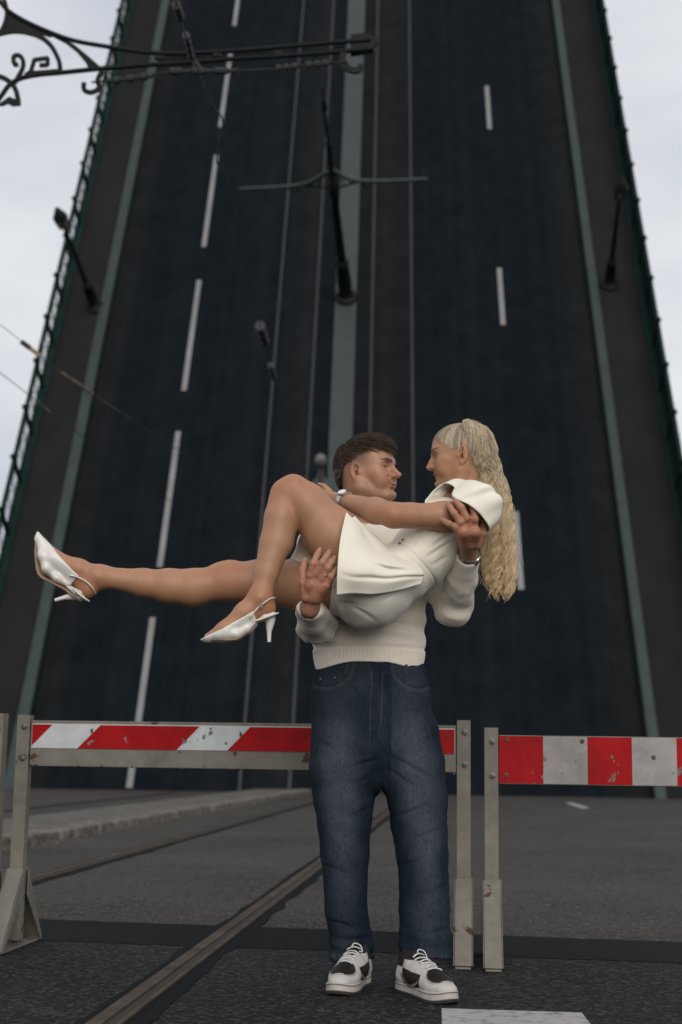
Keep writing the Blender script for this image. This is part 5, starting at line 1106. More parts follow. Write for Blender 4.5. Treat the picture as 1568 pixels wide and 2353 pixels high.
# near leg, bent
S.chain(A3([(850, 1328, 4.530), (765, 1232, 4.515), (706, 1160, 4.505), (676, 1127, 4.50)]), [0.098, 0.088, 0.066, 0.050], 0.03)
S.cone(at(672, 1122, 4.49), at(660, 1130, 4.488), 0.041, 0.041, 0.02)                                # kneecap
S.chain(A3([(657, 1136, 4.50), (646, 1190, 4.49), (633, 1250, 4.48), (612, 1318, 4.46), (600, 1368, 4.45)]), [0.051, 0.053, 0.050, 0.0385, 0.0325], 0.010)
S.cone(at(657, 1185, 4.50), at(645, 1245, 4.49), 0.040, 0.040, 0.02)                                   # calf muscle
def foot(S, ankle, heel, ball, toe, side):
    S.cone(ankle, heel, 0.033, 0.027, 0.02); S.cone(ankle, ankle + (ball - ankle) * 0.45, 0.033, 0.030, 0.025); S.cone(ankle + (ball - ankle) * 0.45, ball, 0.030, 0.024, 0.02, side, 1.25); S.cone(heel, ball, 0.024, 0.022, 0.02); S.cone(ball, toe, 0.026, 0.010, 0.015, side, 1.15)
    S.ell(ankle + side * 0.030 + np.array([0, 0, -0.004]), (0.012, 0.012, 0.012), 0.012)
nf = dict(ankle=at(599, 1374, 4.45), heel=at(613, 1397, 4.455), ball=at(517, 1448, 4.44), toe=at(476, 1462, 4.44))
ff = dict(ankle=at(228, 1326, 4.62), heel=at(204, 1353, 4.62), ball=at(125, 1283, 4.62), toe=at(95, 1236, 4.62))
foot(S, nf['ankle'], nf['heel'], nf['ball'], nf['toe'], np.array([0, -1.0, 0])); foot(S, ff['ankle'], ff['heel'], ff['ball'], ff['toe'], np.array([0, -1.0, 0]))
# far leg, stretched out
S.chain(A3([(850, 1352, 4.70), (700, 1342, 4.69), (600, 1339, 4.68), (530, 1336, 4.66)]), [0.094, 0.083, 0.072, 0.062], 0.03)
S.cone(at(528, 1318, 4.655), at(508, 1322, 4.65), 0.040, 0.040, 0.03)
S.chain(A3([(528, 1336, 4.66), (445, 1350, 4.65), (390, 1346, 4.645), (330, 1339, 4.64), (235, 1325, 4.62)]), [0.056, 0.0585, 0.053, 0.043, 0.034], 0.025)
def w_tone(V):
    c = WH.tones(V, SKIN, False); c = c * (1 + 0.025 * vnoise(V, 25, 6)[:, None])
    for p, r, col in ((at(660, 1118, 4.46), 0.06, (1.0, 0.86, 0.82)), (at(905, 1195, 4.40), 0.05, (1.0, 0.86, 0.80)), (at(518, 1312, 4.6), 0.06, (0.95, 0.82, 0.80)), (nf['heel'], 0.05, (1.0, 0.80, 0.74)), (ff['heel'], 0.05, (1.0, 0.80, 0.74)), (nf['ankle'], 0.04, (1, 0.88, 0.84))):
        w = np.exp(-(np.linalg.norm(V - p, axis=1) / r) ** 2)[:, None]; c = c * (1 - w + w * np.array(col))
    return c
V, F, T = two_res(S, 0.0040, 0.0019, [bx(WH.p(0, 0, -0.02), (0.14, 0.14, 0.165))], w_tone, None, 7)
woman = link('person', qmesh('person', V, F, T), M_SKIN, label='blonde woman in white dress lying across the man\'s arms, one leg outstretched', cat='person')
WH.eyes(woman, (0.07, 0.08, 0.09))
tp = G(); tp.tube([WH.p(0.0850 - 20 * y * y, y, -0.0505 + 11 * y * y) for y in np.linspace(-0.022, 0.022, 15)], 0.0042, 8)
link('teeth', tp.mesh('teeth'), M_TEETH, woman, smooth=True)

# dress: fitted body
D = SDF()
e = 0.007
D.ell(hipc, np.array([0.115, 0.100, 0.160]) + e, 0.04, WR); D.ell(waist, np.array([0.125, 0.090, 0.115]) + e, 0.06, WR); D.ell(chest, np.array([0.15, 0.098, 0.130]) + e, 0.06, WR); D.ell(at(985, 1210, 4.60), np.array([0.06, 0.05, 0.10]) + e, 0.04, WR)
D.ell(at(868, 1370, 4.60), np.array([0.10, 0.085, 0.13]) + e, 0.04, WR)
D.cone(chest + wt * 0.07, chest + wt * 0.09 + (lsh - chest - wt * 0.09) * 0.55 - wt * 0.02, 0.067, 0.060, 0.04); D.cone(chest + wt * 0.09, at(1040, 1172, 4.78), 0.067, 0.054, 0.04)
D.chain(A3([(850, 1328, 4.530), (765, 1232, 4.515)]), [0.107, 0.100], 0.03); D.chain(A3([(850, 1352, 4.70), (745, 1344, 4.695)]), [0.101, 0.094], 0.03)
hp0 = at(752, 1400, 4.60); hp1 = nrm(np.cross(at(806, 1225, 4.60) - hp0, (0, 1.0, 0))); hp1 = hp1 if hp1[0] < 0 else -hp1; nd = nrm(at(1050, 1135, 4.64) - at(1000, 1200, 4.64))
arm_d = nrm(lel - lsh)
def dress_cut(P, d):
    d = np.maximum(d, (P - hp0) @ hp1)                                              # hem
    d = np.maximum(d, np.minimum((P - at(1040, 1158, 4.64)) @ nd, 0.5))            # neckline
    return d
def dress_relief(P):
    s_ = (P - hipc) @ wt; f_ = (P - hipc) @ wf; f = 0.0030 * np.sin(70 * s_ + 18 * f_ + 2 * vnoise(P, 10, 61)) * np.clip((s_ - 0.02) / 0.06, 0, 1) * np.clip((0.24 - s_) / 0.08, 0, 1)
    f += 0.0024 * vnoise(P * 1.0, 22, 62) + 0.0035 * np.clip(1 - np.abs(s_ - 0.165) / 0.006, 0, 1)              # waist seam
    f += 0.0045 * np.sin(55 * s_ + 30 * f_ + 3 * vnoise(P, 8, 63)) * np.clip((0.03 - s_) / 0.1, 0, 1) * np.clip((f_ + 0.1) / 0.05, 0, 1)
    # tension folds running from the bust and arm towards the waist
    for (x0, y0, x1, y1, dp) in ((1040, 1225, 985, 1262, 0.004), (1035, 1245, 975, 1285, 0.004), (1000, 1212, 960, 1250, 0.0035), (975, 1218, 940, 1262, 0.0035), (1030, 1275, 990, 1300, 0.003), (800, 1392, 870, 1428, 0.004), (775, 1400, 820, 1432, 0.0035), (880, 1385, 930, 1350, 0.003), (770, 1378, 850, 1402, 0.003)):
        A_, B_ = at(x0, y0, 4.5)[[0, 2]], at(x1, y1, 4.5)[[0, 2]]; d_ = B_ - A_; q = P[:, [0, 2]] - A_; h_ = np.clip(q @ d_ / (d_ @ d_), 0, 1); r_ = q - h_[:, None] * d_; rr_ = np.hypot(r_[:, 0], r_[:, 1]); f += dp * np.sin(np.pi * np.clip(0.1 + 0.9 * h_, 0, 1)) * (np.exp(-(rr_ / 0.006) ** 2) - 0.6 * np.exp(-((r_[:, 1] - 0.012) / 0.008) ** 2) * np.clip(1 - rr_ / 0.035, 0, 1)) * (P[:, 1] < 4.62)
    return f
D.mods.append(dress_cut); V, F = D.mesh(0.0032); V = relax(V, F, 1, 0.4); V = sink(V, F, dress_relief)
dress = link('dress', qmesh('dress', V, F), M_DRESS, woman)
# skirt panel that falls off the near thigh
net = [[(796, 1177, 4.425), (783, 1235, 4.375), (776, 1305, 4.350), (774, 1367, 4.375)], [(822, 1203, 4.435), (815, 1255, 4.383), (811, 1316, 4.358), (812, 1363, 4.395)],
       [(846, 1229, 4.47), (846, 1270, 4.405), (850, 1317, 4.372), (855, 1365, 4.41)], [(876, 1250, 4.52), (880, 1282, 4.436), (888, 1320, 4.396), (895, 1360, 4.428)],
       [(905, 1264, 4.545), (918, 1290, 4.462), (934, 1316, 4.432), (930, 1352, 4.45)], [(950, 1282, 4.56), (964, 1300, 4.498), (974, 1318, 4.480), (968, 1340, 4.485)]]
Gd = cr_grid([[at(*p) for p in r] for r in net], 14, 18)
sh = Gd.shape[:2]; uu, vv = np.meshgrid(np.linspace(0, 1, sh[0]), np.linspace(0, 1, sh[1]), indexing='ij')
wr = 0.010 * np.exp(-((vv - 0.72 - 0.05 * uu) / 0.035) ** 2) * np.clip(uu * 2.2, 0, 1) - 0.014 * np.exp(-((vv - 0.40 - 0.30 * (uu - 0.5)) / 0.06) ** 2) * np.exp(-((uu - 0.66) / 0.2) ** 2) + 0.012 * np.exp(-((vv - 0.52 - 0.35 * (uu - 0.5)) / 0.05) ** 2) * np.exp(-((uu - 0.64) / 0.17) ** 2)
wr += 0.003 * np.sin(9 * uu + 14 * vv) * uu
Gd[..., 1] += wr; Gd[..., 2] += 0.3 * wr
V, F = sheet(Gd, 0.0026); link('skirt_panel', qmesh('skirt_panel', V, F), M_DRESS, dress)
hemline = Gd[0] + np.array([0.004, -0.0032, 0]); 
# far side of the skirt seen between the legs
net = [[(712, 1205, 4.60), (690, 1232, 4.60), (680, 1262, 4.60), (668, 1284, 4.60)], [(725, 1215, 4.612), (706, 1242, 4.618), (694, 1268, 4.618), (684, 1290, 4.612)], [(740, 1228, 4.60), (724, 1255, 4.622), (714, 1275, 4.622), (708, 1294, 4.61)], [(770, 1255, 4.58), (757, 1275, 4.60), (750, 1288, 4.60), (745, 1300, 4.59)]]
V, F = sheet(cr_grid([[at(*p) for p in r] for r in net], 8, 8), 0.004); link('skirt_panel', qmesh('skirt_panel', V, F), M_DRESS, dress)
# puffed sleeve
rim = [(980, 1160, 4.50), (988, 1137, 4.54), (1019, 1111, 4.56), (1044, 1119, 4.50), (1040, 1140, 4.408), (1076, 1158, 4.375), (1108, 1186, 4.385), (1124, 1217, 4.425), (1096, 1232, 4.53), (1030, 1212, 4.57)]
mid = [(1004, 1156, 4.575), (1012, 1128, 4.59), (1040, 1106, 4.60), (1070, 1102, 4.54), (1093, 1110, 4.425), (1132, 1126, 4.400), (1152, 1158, 4.425), (1141, 1200, 4.475), (1108, 1226, 4.575), (1042, 1196, 4.61)]
bak = [(1040, 1162, 4.65), (1050, 1136, 4.65), (1068, 1118, 4.65), (1092, 1110, 4.61), (1117, 1117, 4.54), (1138, 1132, 4.51), (1142, 1156, 4.52), (1130, 1184, 4.56), (1106, 1200, 4.63), (1064, 1184, 4.66)]
att = [(1056, 1164, 4.68), (1064, 1150, 4.68), (1076, 1140, 4.67), (1092, 1135, 4.64), (1106, 1138, 4.61), (1115, 1152, 4.60), (1117, 1168, 4.61), (1109, 1182, 4.64), (1093, 1188, 4.67), (1070, 1180, 4.68)]
Gd = cr_grid([[at(*q) for q in (rim[i], mid[i], bak[i], att[i])] for i in range(10)], 12, 12, closed_u=True)
sh = Gd.shape[:2]; uu, vv = np.meshgrid(np.linspace(0, 2 * math.pi, sh[0], endpoint=False), np.linspace(0, 1, sh[1]), indexing='ij'); cen = Gd.mean(0)[None]
rad = 1 + 0.035 * np.sin(5 * uu + 2.5 * vv) * np.sin(math.pi * vv) + 0.03 * np.sin(9 * uu + 1) * np.clip(1 - np.abs(vv - 0.35) / 0.4, 0, 1) - 0.05 * np.exp(-((uu - 2.9 - 0.8 * vv) / 0.18) ** 2) * (1 - vv)
Gd = cen + (Gd - cen) * rad[..., None]
V, F = sheet(Gd, 0.0022, True); link('puff_sleeve', qmesh('puff_sleeve', V, F), M_DRESS, dress)
for px, py in ((926, 1240), (919, 1248)): link('button', G().lathe([(0.0045, 0), (0.0045, 0.002), (0.002, 0.003)], *snap(D, px, py), 10).mesh('button'), mat('gilt_button', (0.22, 0.17, 0.10), 0.35, metal=0.7, var=0.2), dress)

# slingback shoes
def slingback(f, bed, seat, cutA, cutB):
    U = SDF(); sd_ = np.array([0, -1.0, 0]); g_ = 0.0055
    a, hl, bl, to = f['ankle'], f['heel'], f['ball'], f['toe']; tip = to + nrm(to - bl) * 0.022
    U.cone(a + (bl - a) * 0.45, bl, 0.030 + g_, 0.024 + g_, 0.02, sd_, 1.25); U.cone(hl, bl, 0.024 + g_, 0.022 + g_, 0.02); U.cone(bl, to, 0.026 + g_, 0.0125 + g_, 0.015, sd_, 1.15); U.cone(to, tip, 0.0125 + g_, 0.003, 0.012)
    BP = [at(*p[:3]) for p in bed]
    for i_ in range(len(BP) - 1): U.cone(BP[i_], BP[i_ + 1], bed[i_][3], bed[i_ + 1][3], 0.018, sd_, 2.0)
    inner = SDF(); inner.cone(a + (bl - a) * 0.45, bl, 0.030, 0.024, 0.02, sd_, 1.25); inner.cone(hl, bl, 0.024, 0.022, 0.02); inner.cone(bl, to, 0.026, 0.010, 0.015, sd_, 1.15); inner.cone(a, a + (bl - a) * 0.45, 0.033, 0.030, 0.02); inner.cone(a, hl, 0.033, 0.027, 0.02)
    def cut(P, d):
        side = np.abs(P[:, 1] - bl[1]); d = np.maximum(d, (P - cutA[0]) @ cutA[1] + 5.5 * side ** 2); d = np.maximum(d, (P - cutB[0]) @ cutB[1]); return np.maximum(d, -(inner.eval(P) + 0.0015))
    U.mods.append(cut); V, F = U.mesh(0.0019); V = relax(V, F, 2, 0.5)
    shoe = link('shoe', qmesh('shoe', V, F), M_LEATHER, woman)
    Hq = SDF(); SP = [at(*p[:3]) for p in seat]
    for i_ in range(len(SP) - 1): Hq.cone(SP[i_], SP[i_ + 1], seat[i_][3], seat[i_ + 1][3], 0.012, sd_, 2.2)
    Hq.mods.append(lambda P, d: np.maximum(d, -(inner.eval(P) + 0.001))); V, F = Hq.mesh(0.002); V = relax(V, F, 2, 0.5); link('heel_seat', qmesh('heel_seat', V, F), M_LEATHER, shoe)
    # sole follows the underside from heel seat to toe
    return shoe
def sole_path(pts, wid, name, shoe, m, th=0.005, sd_=np.array([0, -1.0, 0])):
    P_ = spline([at(*p) for p in pts], 28); w_ = np.interp(np.linspace(0, 1, len(P_)), np.linspace(0, 1, len(wid)), wid); Tn = np.gradient(P_, axis=0); Tn /= np.linalg.norm(Tn, axis=1)[:, None]
    Gq = np.stack([P_ + sd_ * (w_ * k)[:, None] for k in np.linspace(-1, 1, 9)], 1); V, F = sheet(Gq, th); link(name, qmesh(name, V, F), m, shoe)
cA = (at(513, 1441, 4.44), nrm(np.array(at(560, 1380, 4.44)) - at(584, 1428, 4.44)))
cA = (at(513, 1441, 4.44), nrm(np.cross(at(592, 1398, 4.44) - at(513, 1441, 4.44), (0, 1, 0)))); cA = (cA[0], cA[1] if cA[1][2] > 0 else -cA[1])
cB = (at(587, 1415, 4.44), nrm(at(640, 1405, 4.44) - at(587, 1418, 4.44)))
shoe = slingback(nf, [(472, 1462, 4.44, 0.006), (505, 1461, 4.44, 0.011), (545, 1459, 4.44, 0.013), (570, 1446, 4.445, 0.010), (592, 1428, 4.45, 0.008)], [(586, 1428, 4.45, 0.008), (610, 1418, 4.455, 0.0105), (628, 1411, 4.455, 0.0095)], cA, cB)
sole_path([(463, 1468, 4.44), (500, 1471, 4.44), (545, 1470, 4.44), (572, 1452, 4.445), (592, 1431, 4.45), (612, 1424, 4.455), (634, 1416, 4.455)], [0.004, 0.026, 0.034, 0.026, 0.022, 0.025, 0.012], 'sole', shoe, M_SOLE)
def heel_piece(pts, rs_, shoe): link('heel', G().tube(spline([at(*p) for p in pts], 16), np.interp(np.linspace(0, 1, 17)[:len(spline([at(*p) for p in pts], 16))], np.linspace(0, 1, len(rs_)), rs_), 10).mesh('heel'), M_LEATHER, shoe, smooth='auto')
heel_piece([(616, 1409, 4.455), (621, 1424, 4.455), (619, 1450, 4.455), (619, 1475, 4.455)], [0.024, 0.017, 0.0075, 0.0055], shoe)
def strap(pts, shoe, r=0.0042, name='strap'): link(name, G().tube(spline([at(*p) for p in pts], 50), r, 8, flat=0.55).mesh(name), M_LEATHER, shoe, smooth=True)
strap([(575, 1419, 4.405), (590, 1400, 4.402), (606, 1386, 4.408), (622, 1376, 4.420), (632, 1374, 4.452), (622, 1376, 4.488), (606, 1386, 4.50), (590, 1400, 4.498), (575, 1419, 4.49)], shoe)
strap([(589, 1426, 4.416), (612, 1418, 4.418), (632, 1411, 4.430), (638, 1409, 4.455), (632, 1411, 4.482), (612, 1418, 4.492), (589, 1426, 4.49)], shoe, 0.0060, 'heel_rim')
link('buckle', G().box(at(600, 1391, 4.398), (0.012, 0.004, 0.010)).mesh('buckle'), M_BOLT, shoe)
cA = (at(129, 1262, 4.62), nrm(np.cross(at(186, 1320, 4.62) - at(129, 1262, 4.62), (0, 1, 0)))); cA = (cA[0], cA[1] if cA[1][0] > 0 else -cA[1])
cB = (at(172, 1338, 4.62), nrm(at(215, 1385, 4.62) - at(172, 1338, 4.62)))
shoe2 = slingback(ff, [(91, 1240, 4.62, 0.008), (100, 1278, 4.62, 0.0145), (110, 1308, 4.62, 0.0155), (134, 1330, 4.62, 0.012), (160, 1346, 4.62, 0.009)], [(158, 1348, 4.62, 0.008), (178, 1362, 4.62, 0.0105), (193, 1372, 4.62, 0.0095)], cA, cB)
sole_path([(86, 1226, 4.62), (90, 1270, 4.62), (100, 1318, 4.62), (128, 1338, 4.62), (155, 1353, 4.62), (175, 1368, 4.62), (191, 1381, 4.62)], [0.004, 0.026, 0.034, 0.026, 0.022, 0.025, 0.012], 'sole', shoe2, M_SOLE, sd_=nrm((-0.30, -0.93, -0.16)))
heel_piece([(192, 1364, 4.62), (178, 1368, 4.62), (152, 1372, 4.62), (127, 1379, 4.62)], [0.024, 0.016, 0.0075, 0.0055], shoe2)
strap([(160, 1322, 4.585), (180, 1326, 4.578), (200, 1337, 4.580), (214, 1352, 4.588), (220, 1364, 4.62), (214, 1352, 4.652), (200, 1337, 4.662), (180, 1326, 4.665), (160, 1322, 4.66)], shoe2)
strap([(168, 1350, 4.588), (184, 1366, 4.585), (200, 1378, 4.598), (204, 1380, 4.62), (200, 1378, 4.645), (184, 1366, 4.655), (168, 1350, 4.652)], shoe2, 0.0060, 'heel_rim')

# hair: smooth cap gathered at a small knot, then long loose waves
hc = np.array([0.63, 0.515, 0.365])
Hs = SDF(); hk = WH.sc
Hs.ell(WH.p(-0.017, 0, 0.037), np.array([0.0985, 0.0765, 0.0845]) * hk, 0.02, WH.R); Hs.ell(WH.p(0.0175, 0, 0.0405), np.array([0.0795, 0.068, 0.0725]) * hk, 0.02, WH.R); Hs.ell(WH.p(-0.050, 0, 0.010), np.array([0.050, 0.062, 0.060]) * hk, 0.02, WH.R)
def wcap(P, d):
    x, y, z = WH.loc(P).T; lim = np.interp(x, [-0.2, -0.045, -0.028, -0.012, 0.005, 0.025, 0.05, 0.085, 0.12], [-0.05, -0.04, -0.01, 0.038, 0.024, 0.029, 0.052, 0.084, 0.11]); return np.maximum(d, (lim - z) * 0.6)
Hs.mods.append(wcap); hv, hf = Hs.mesh(0.0025); hv = relax(hv, hf, 2, 0.4)
knot = np.array([-0.026, 0.012, 0.126]); SC0 = np.array([-0.014, 0, 0.040]); SR = np.array([0.0985, 0.078, 0.087])
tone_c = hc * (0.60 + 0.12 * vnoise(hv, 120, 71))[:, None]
Vs, Fs, Ts = [hv], [hf], [tone_c]; off = len(hv)
def add_strands(P_, r0, r1, col):
    global off
    v, f, c = strands(P_, r0, r1, col); Vs.append(v); Fs.append(f + off); Ts.append(c); off += len(v)
def to_scalp(v, k=1.0): return v / np.linalg.norm(v / (SR * k), axis=-1)[..., None]
# swept-back hairs from the hairline to the knot
n = 1700; m = 12
x0 = rng.uniform(-0.012, 0.088, n); zl_ = np.interp(x0, [-0.02, 0.005, 0.025, 0.05, 0.088], [0.036, 0.016, 0.021, 0.043, 0.077]); sgn = np.where(rng.random(n) < 0.7, 1, -1)
v0 = np.stack([x0, np.zeros(n), zl_ - 0.003 + rng.uniform(0, 0.022, n)], 1) - SC0; yr = np.sqrt(np.maximum(1 - (v0[:, 0] / SR[0]) ** 2 - (v0[:, 2] / SR[2]) ** 2, 0.001)) * SR[1]; v0[:, 1] = sgn * yr * np.where(x0 > 0.07, rng.uniform(0, 1, n), 1.0)
kv = knot - SC0; tt = np.linspace(0, 1, m); jit = rng.normal(0, 0.004, (n, 3))
dirs = np.stack([to_scalp(v0 * (1 - t) + (kv + jit) * t, 1.0) for t in tt], 1); dirs /= np.linalg.norm(dirs, axis=2)[..., None]; lo_, hi_ = np.full((n, m), 0.05), np.full((n, m), 0.13)
Hn = SDF(); Hn.p = Hs.p
for _ in range(14):                       # lie on the cap
    md = 0.5 * (lo_ + hi_); ins_ = Hn.eval((WH.O + WH.sc * ((SC0 + dirs * md[..., None]) @ WH.R)).reshape(-1, 3)).reshape(n, m) < 0; lo_ = np.where(ins_, md, lo_); hi_ = np.where(ins_, hi_, md)
P_ = SC0 + dirs * (lo_ + 0.0008 + 0.0035 * np.sin(np.pi * tt)[None] * rng.uniform(0, 1, (n, 1)))[..., None] + rng.normal(0, 0.0004, (n, 1, 3))
band = 0.95 + 0.22 * np.sin(x0 * 190 + 2.0 * np.sin(x0 * 70)) + 0.1 * rng.normal(0, 1, n)
add_strands(WH.O + WH.sc * (P_ @ WH.R), 0.0009, 0.0007, (hc * np.array([0.95, 0.96, 0.98]) * 0.66) * (band * rng.uniform(0.6, 1.25, n))[:, None])
pk = rng.normal(0, 1, (160, 3)); pk /= np.linalg.norm(pk, axis=1)[:, None]; pk2 = np.cross(pk, rng.normal(0, 1, (160, 3))); pk2 /= np.linalg.norm(pk2, axis=1)[:, None]
arc = np.linspace(0, 2.6, 9); P_ = knot + np.array([0, 0, 0.001]) + np.array([0.013, 0.012, 0.009]) * (np.cos(arc)[None, :, None] * pk[:, None] + np.sin(arc)[None, :, None] * pk2[:, None])
add_strands(WH.O + WH.sc * (P_ @ WH.R), 0.0012, 0.0008, hc * rng.uniform(0.6, 1.2, (160, 1)))
# long locks: from the knot over the back of the skull, then down in loose waves
cl = spline([at(*p) for p in ((1086, 1010, 4.66), (1106, 1060, 4.665), (1125, 1120, 4.672), (1137, 1190, 4.678), (1143, 1265, 4.678), (1146, 1330, 4.672), (1150, 1388, 4.665))], 60)
tl = np.linspace(0, 1, len(cl)); hw = np.interp(tl, [0, 0.15, 0.35, 0.6, 0.85, 1.0], [0.030, 0.046, 0.050, 0.052, 0.049, 0.028])
ncl = 220; per = 10; m = 54; P_all, C_all = [], []
for c in range(ncl):
    # where the lock leaves the scalp (left, back and right side of the head)
    ph_ = rng.uniform(-1.0, 1.0); zz = rng.uniform(-0.045, 0.085); a = math.pi + ph_ * 1.62
    sp_ = to_scalp(np.array([math.cos(a) * 0.1, -math.sin(a) * 0.08 if True else 0, zz - 0.02]), 1.03); 
    if sp_[0] > -0.012 and zz < 0.05: sp_[0] = -0.016 - 0.01 * rng.random()
    side = c >= 175                       # locks that fall straight down behind the near ear
    if side: sp_ = to_scalp(np.array([-0.034 - 0.035 * rng.random(), 0.075, rng.uniform(-0.03, 0.03) - 0.02]), 1.04)
    k1 = to_scalp(0.5 * kv + 0.5 * sp_, 1.05)
    ox = float(np.clip(-sp_[0] / 0.10 * 1.5 - 0.55 + rng.normal(0, 0.28), -1, 1)); oy = float(np.clip(-sp_[1] / 0.078 + rng.normal(0, 0.25), -1, 1)); rr_ = math.hypot(ox, oy); 
    if rr_ > 1: ox, oy = ox / rr_, oy / rr_
    if side: ox, oy = rng.uniform(-0.95, -0.2), -rng.uniform(0.2, 0.8)
    j0 = 0.20 + 0.10 * rng.random(); end = rng.uniform(0.80, 1.0) if rng.random() < 0.7 else rng.uniform(0.58, 0.88)
    tint = hc * rng.uniform(0.66, 1.22) * np.array([1.0, rng.uniform(0.95, 1.02), rng.uniform(0.84, 1.06)])
    head_pts = [WH.O + WH.sc * ((q_ + SC0) @ WH.R) for q_ in (kv, k1, sp_)]
    ts = np.linspace(j0, end, 9); cen = np.stack([np.interp(ts, tl, cl[:, i]) for i in range(3)], 1); w_ = np.interp(ts, tl, hw); cen[:, 0] += w_ * ox; cen[:, 1] += w_ * oy * 0.85
    base = spline(np.concatenate([head_pts, cen]), 66); 
    sl_ = np.concatenate([[0], np.cumsum(np.linalg.norm(np.diff(base, axis=0), axis=1))]); si = np.linspace(0, sl_[-1], m); base = np.stack([np.interp(si, sl_, base[:, i]) for i in range(3)], 1)
    wl_ = 0.066 + 0.010 * rng.normal(0, 0.6); amp = rng.uniform(0.0055, 0.0095); ph = 2.2 * ox + 1.8 * oy + rng.normal(0, 0.45); grow = np.clip((si - 0.10) / 0.10, 0, 1) * (1 + 0.25 * np.sin(si * 17 + ph))
    base[:, 0] += grow * amp * np.sin(2 * math.pi * si / wl_ + ph); base[:, 1] += grow * amp * 0.9 * np.cos(2 * math.pi * si / wl_ + ph)
    for s_ in range(per):
        j3 = rng.normal(0, 1, 3) * np.array([0.0058, 0.0055, 0.002]); spread = np.interp(si / si[-1], [0, 0.15, 0.35, 0.85, 1.0], [0.25, 0.55, 0.75, 0.8, 0.35])[:, None]
        fr_ = (0.0009 * np.sin(si * rng.uniform(25, 50) + rng.uniform(0, 6)) * np.clip((si - 0.1) / 0.1, 0, 1))[:, None] * rng.normal(0, 1, 3)
        q_ = base + j3 * spread + fr_; e = rng.uniform(0.93, 1.0); ti = np.linspace(0, e, m); q_ = np.stack([np.interp(ti, np.linspace(0, 1, m), q_[:, i]) for i in range(3)], 1)
        P_all.append(q_); C_all.append(tint * rng.uniform(0.82, 1.16))
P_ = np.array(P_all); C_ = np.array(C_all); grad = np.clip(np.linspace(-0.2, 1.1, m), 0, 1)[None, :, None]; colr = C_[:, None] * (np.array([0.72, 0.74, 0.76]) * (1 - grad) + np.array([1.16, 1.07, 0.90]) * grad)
add_strands(P_, 0.00115, 0.0005, colr)
# flyaways
n = 260; idx = rng.integers(0, len(P_all), n); fl = np.array([P_all[i][::3] for i in idx]); fl = fl + (rng.normal(0, 0.014, (n, 1, 3)) * np.linspace(0, 1, fl.shape[1])[None, :, None] ** 1.5) + 0.004 * rng.normal(0, 1, (n, 1, 3)); add_strands(fl, 0.0005, 0.0003, hc * np.ones((n, 1)))
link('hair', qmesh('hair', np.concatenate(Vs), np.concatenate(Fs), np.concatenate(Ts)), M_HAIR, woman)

# watches and ring
M_SILVER = mat('silver', (0.55, 0.52, 0.50), 0.25, metal=0.9, var=0.1); M_DIAL = mat('watch_dial', (0.62, 0.64, 0.68), 0.25, var=0.05); M_DIAL_D = mat('dark_dial', (0.03, 0.03, 0.032), 0.2, var=0.1)
def wristwatch(c, axis, face_dir, r_w, parent, dial, size):
    axis = nrm(axis); fd = nrm(face_dir - axis * (np.asarray(face_dir) @ axis)); e2 = np.cross(axis, fd)
    ring = [c + r_w * (math.cos(a) * fd + math.sin(a) * e2) for a in np.linspace(0.3, 2 * math.pi - 0.3, 34)]
    w_ = link('wristwatch', G().lathe([(size, 0), (size * 1.05, 0.003), (size, 0.008), (size * 0.9, 0.009)], c + fd * (r_w - 0.003), fd, 22).mesh('wristwatch'), M_SILVER, parent, smooth='auto')
    link('dial', G().lathe([(size * 0.84, 0), (size * 0.84, 0.0012)], c + fd * (r_w + 0.0058), fd, 22).mesh('dial'), dial, w_)
    gb = G()
    for i in range(len(ring) - 1):
        mid_ = (ring[i] + ring[i + 1]) / 2; t_ = nrm(ring[i + 1] - ring[i]); gb.box(mid_, (np.linalg.norm(ring[i + 1] - ring[i]) * 0.88, size * 1.15, 0.003), t_, axis, np.cross(t_, axis))
    link('bracelet', gb.mesh('bracelet'), M_SILVER, w_); return w_
wristwatch(lel + (lwr - lel) * 0.96, lwr - lel, np.array([-0.35, -0.55, 0.8]), 0.031, woman, M_DIAL, 0.0150)
wristwatch(le + (lw_ - le) * 1.00, lw_ - le, np.array([0.75, -0.75, -0.1]), 0.033, man, M_DIAL_D, 0.018)
rc_ = at(749, 1320, 4.374); rd = nrm(at(756, 1309, 4.368) - at(742, 1331, 4.380)); ru = nrm(np.cross(rd, (0, 1, 0))); rv = np.cross(rd, ru)
link('ring', G().tube([rc_ + 0.0106 * (math.cos(a) * ru + math.sin(a) * rv) for a in np.linspace(0, 6.283, 24, endpoint=False)], 0.0014, 6, closed=True).mesh('ring'), mat('gold', (0.6, 0.42, 0.2), 0.25, metal=1.0, var=0.05), man, smooth=True)
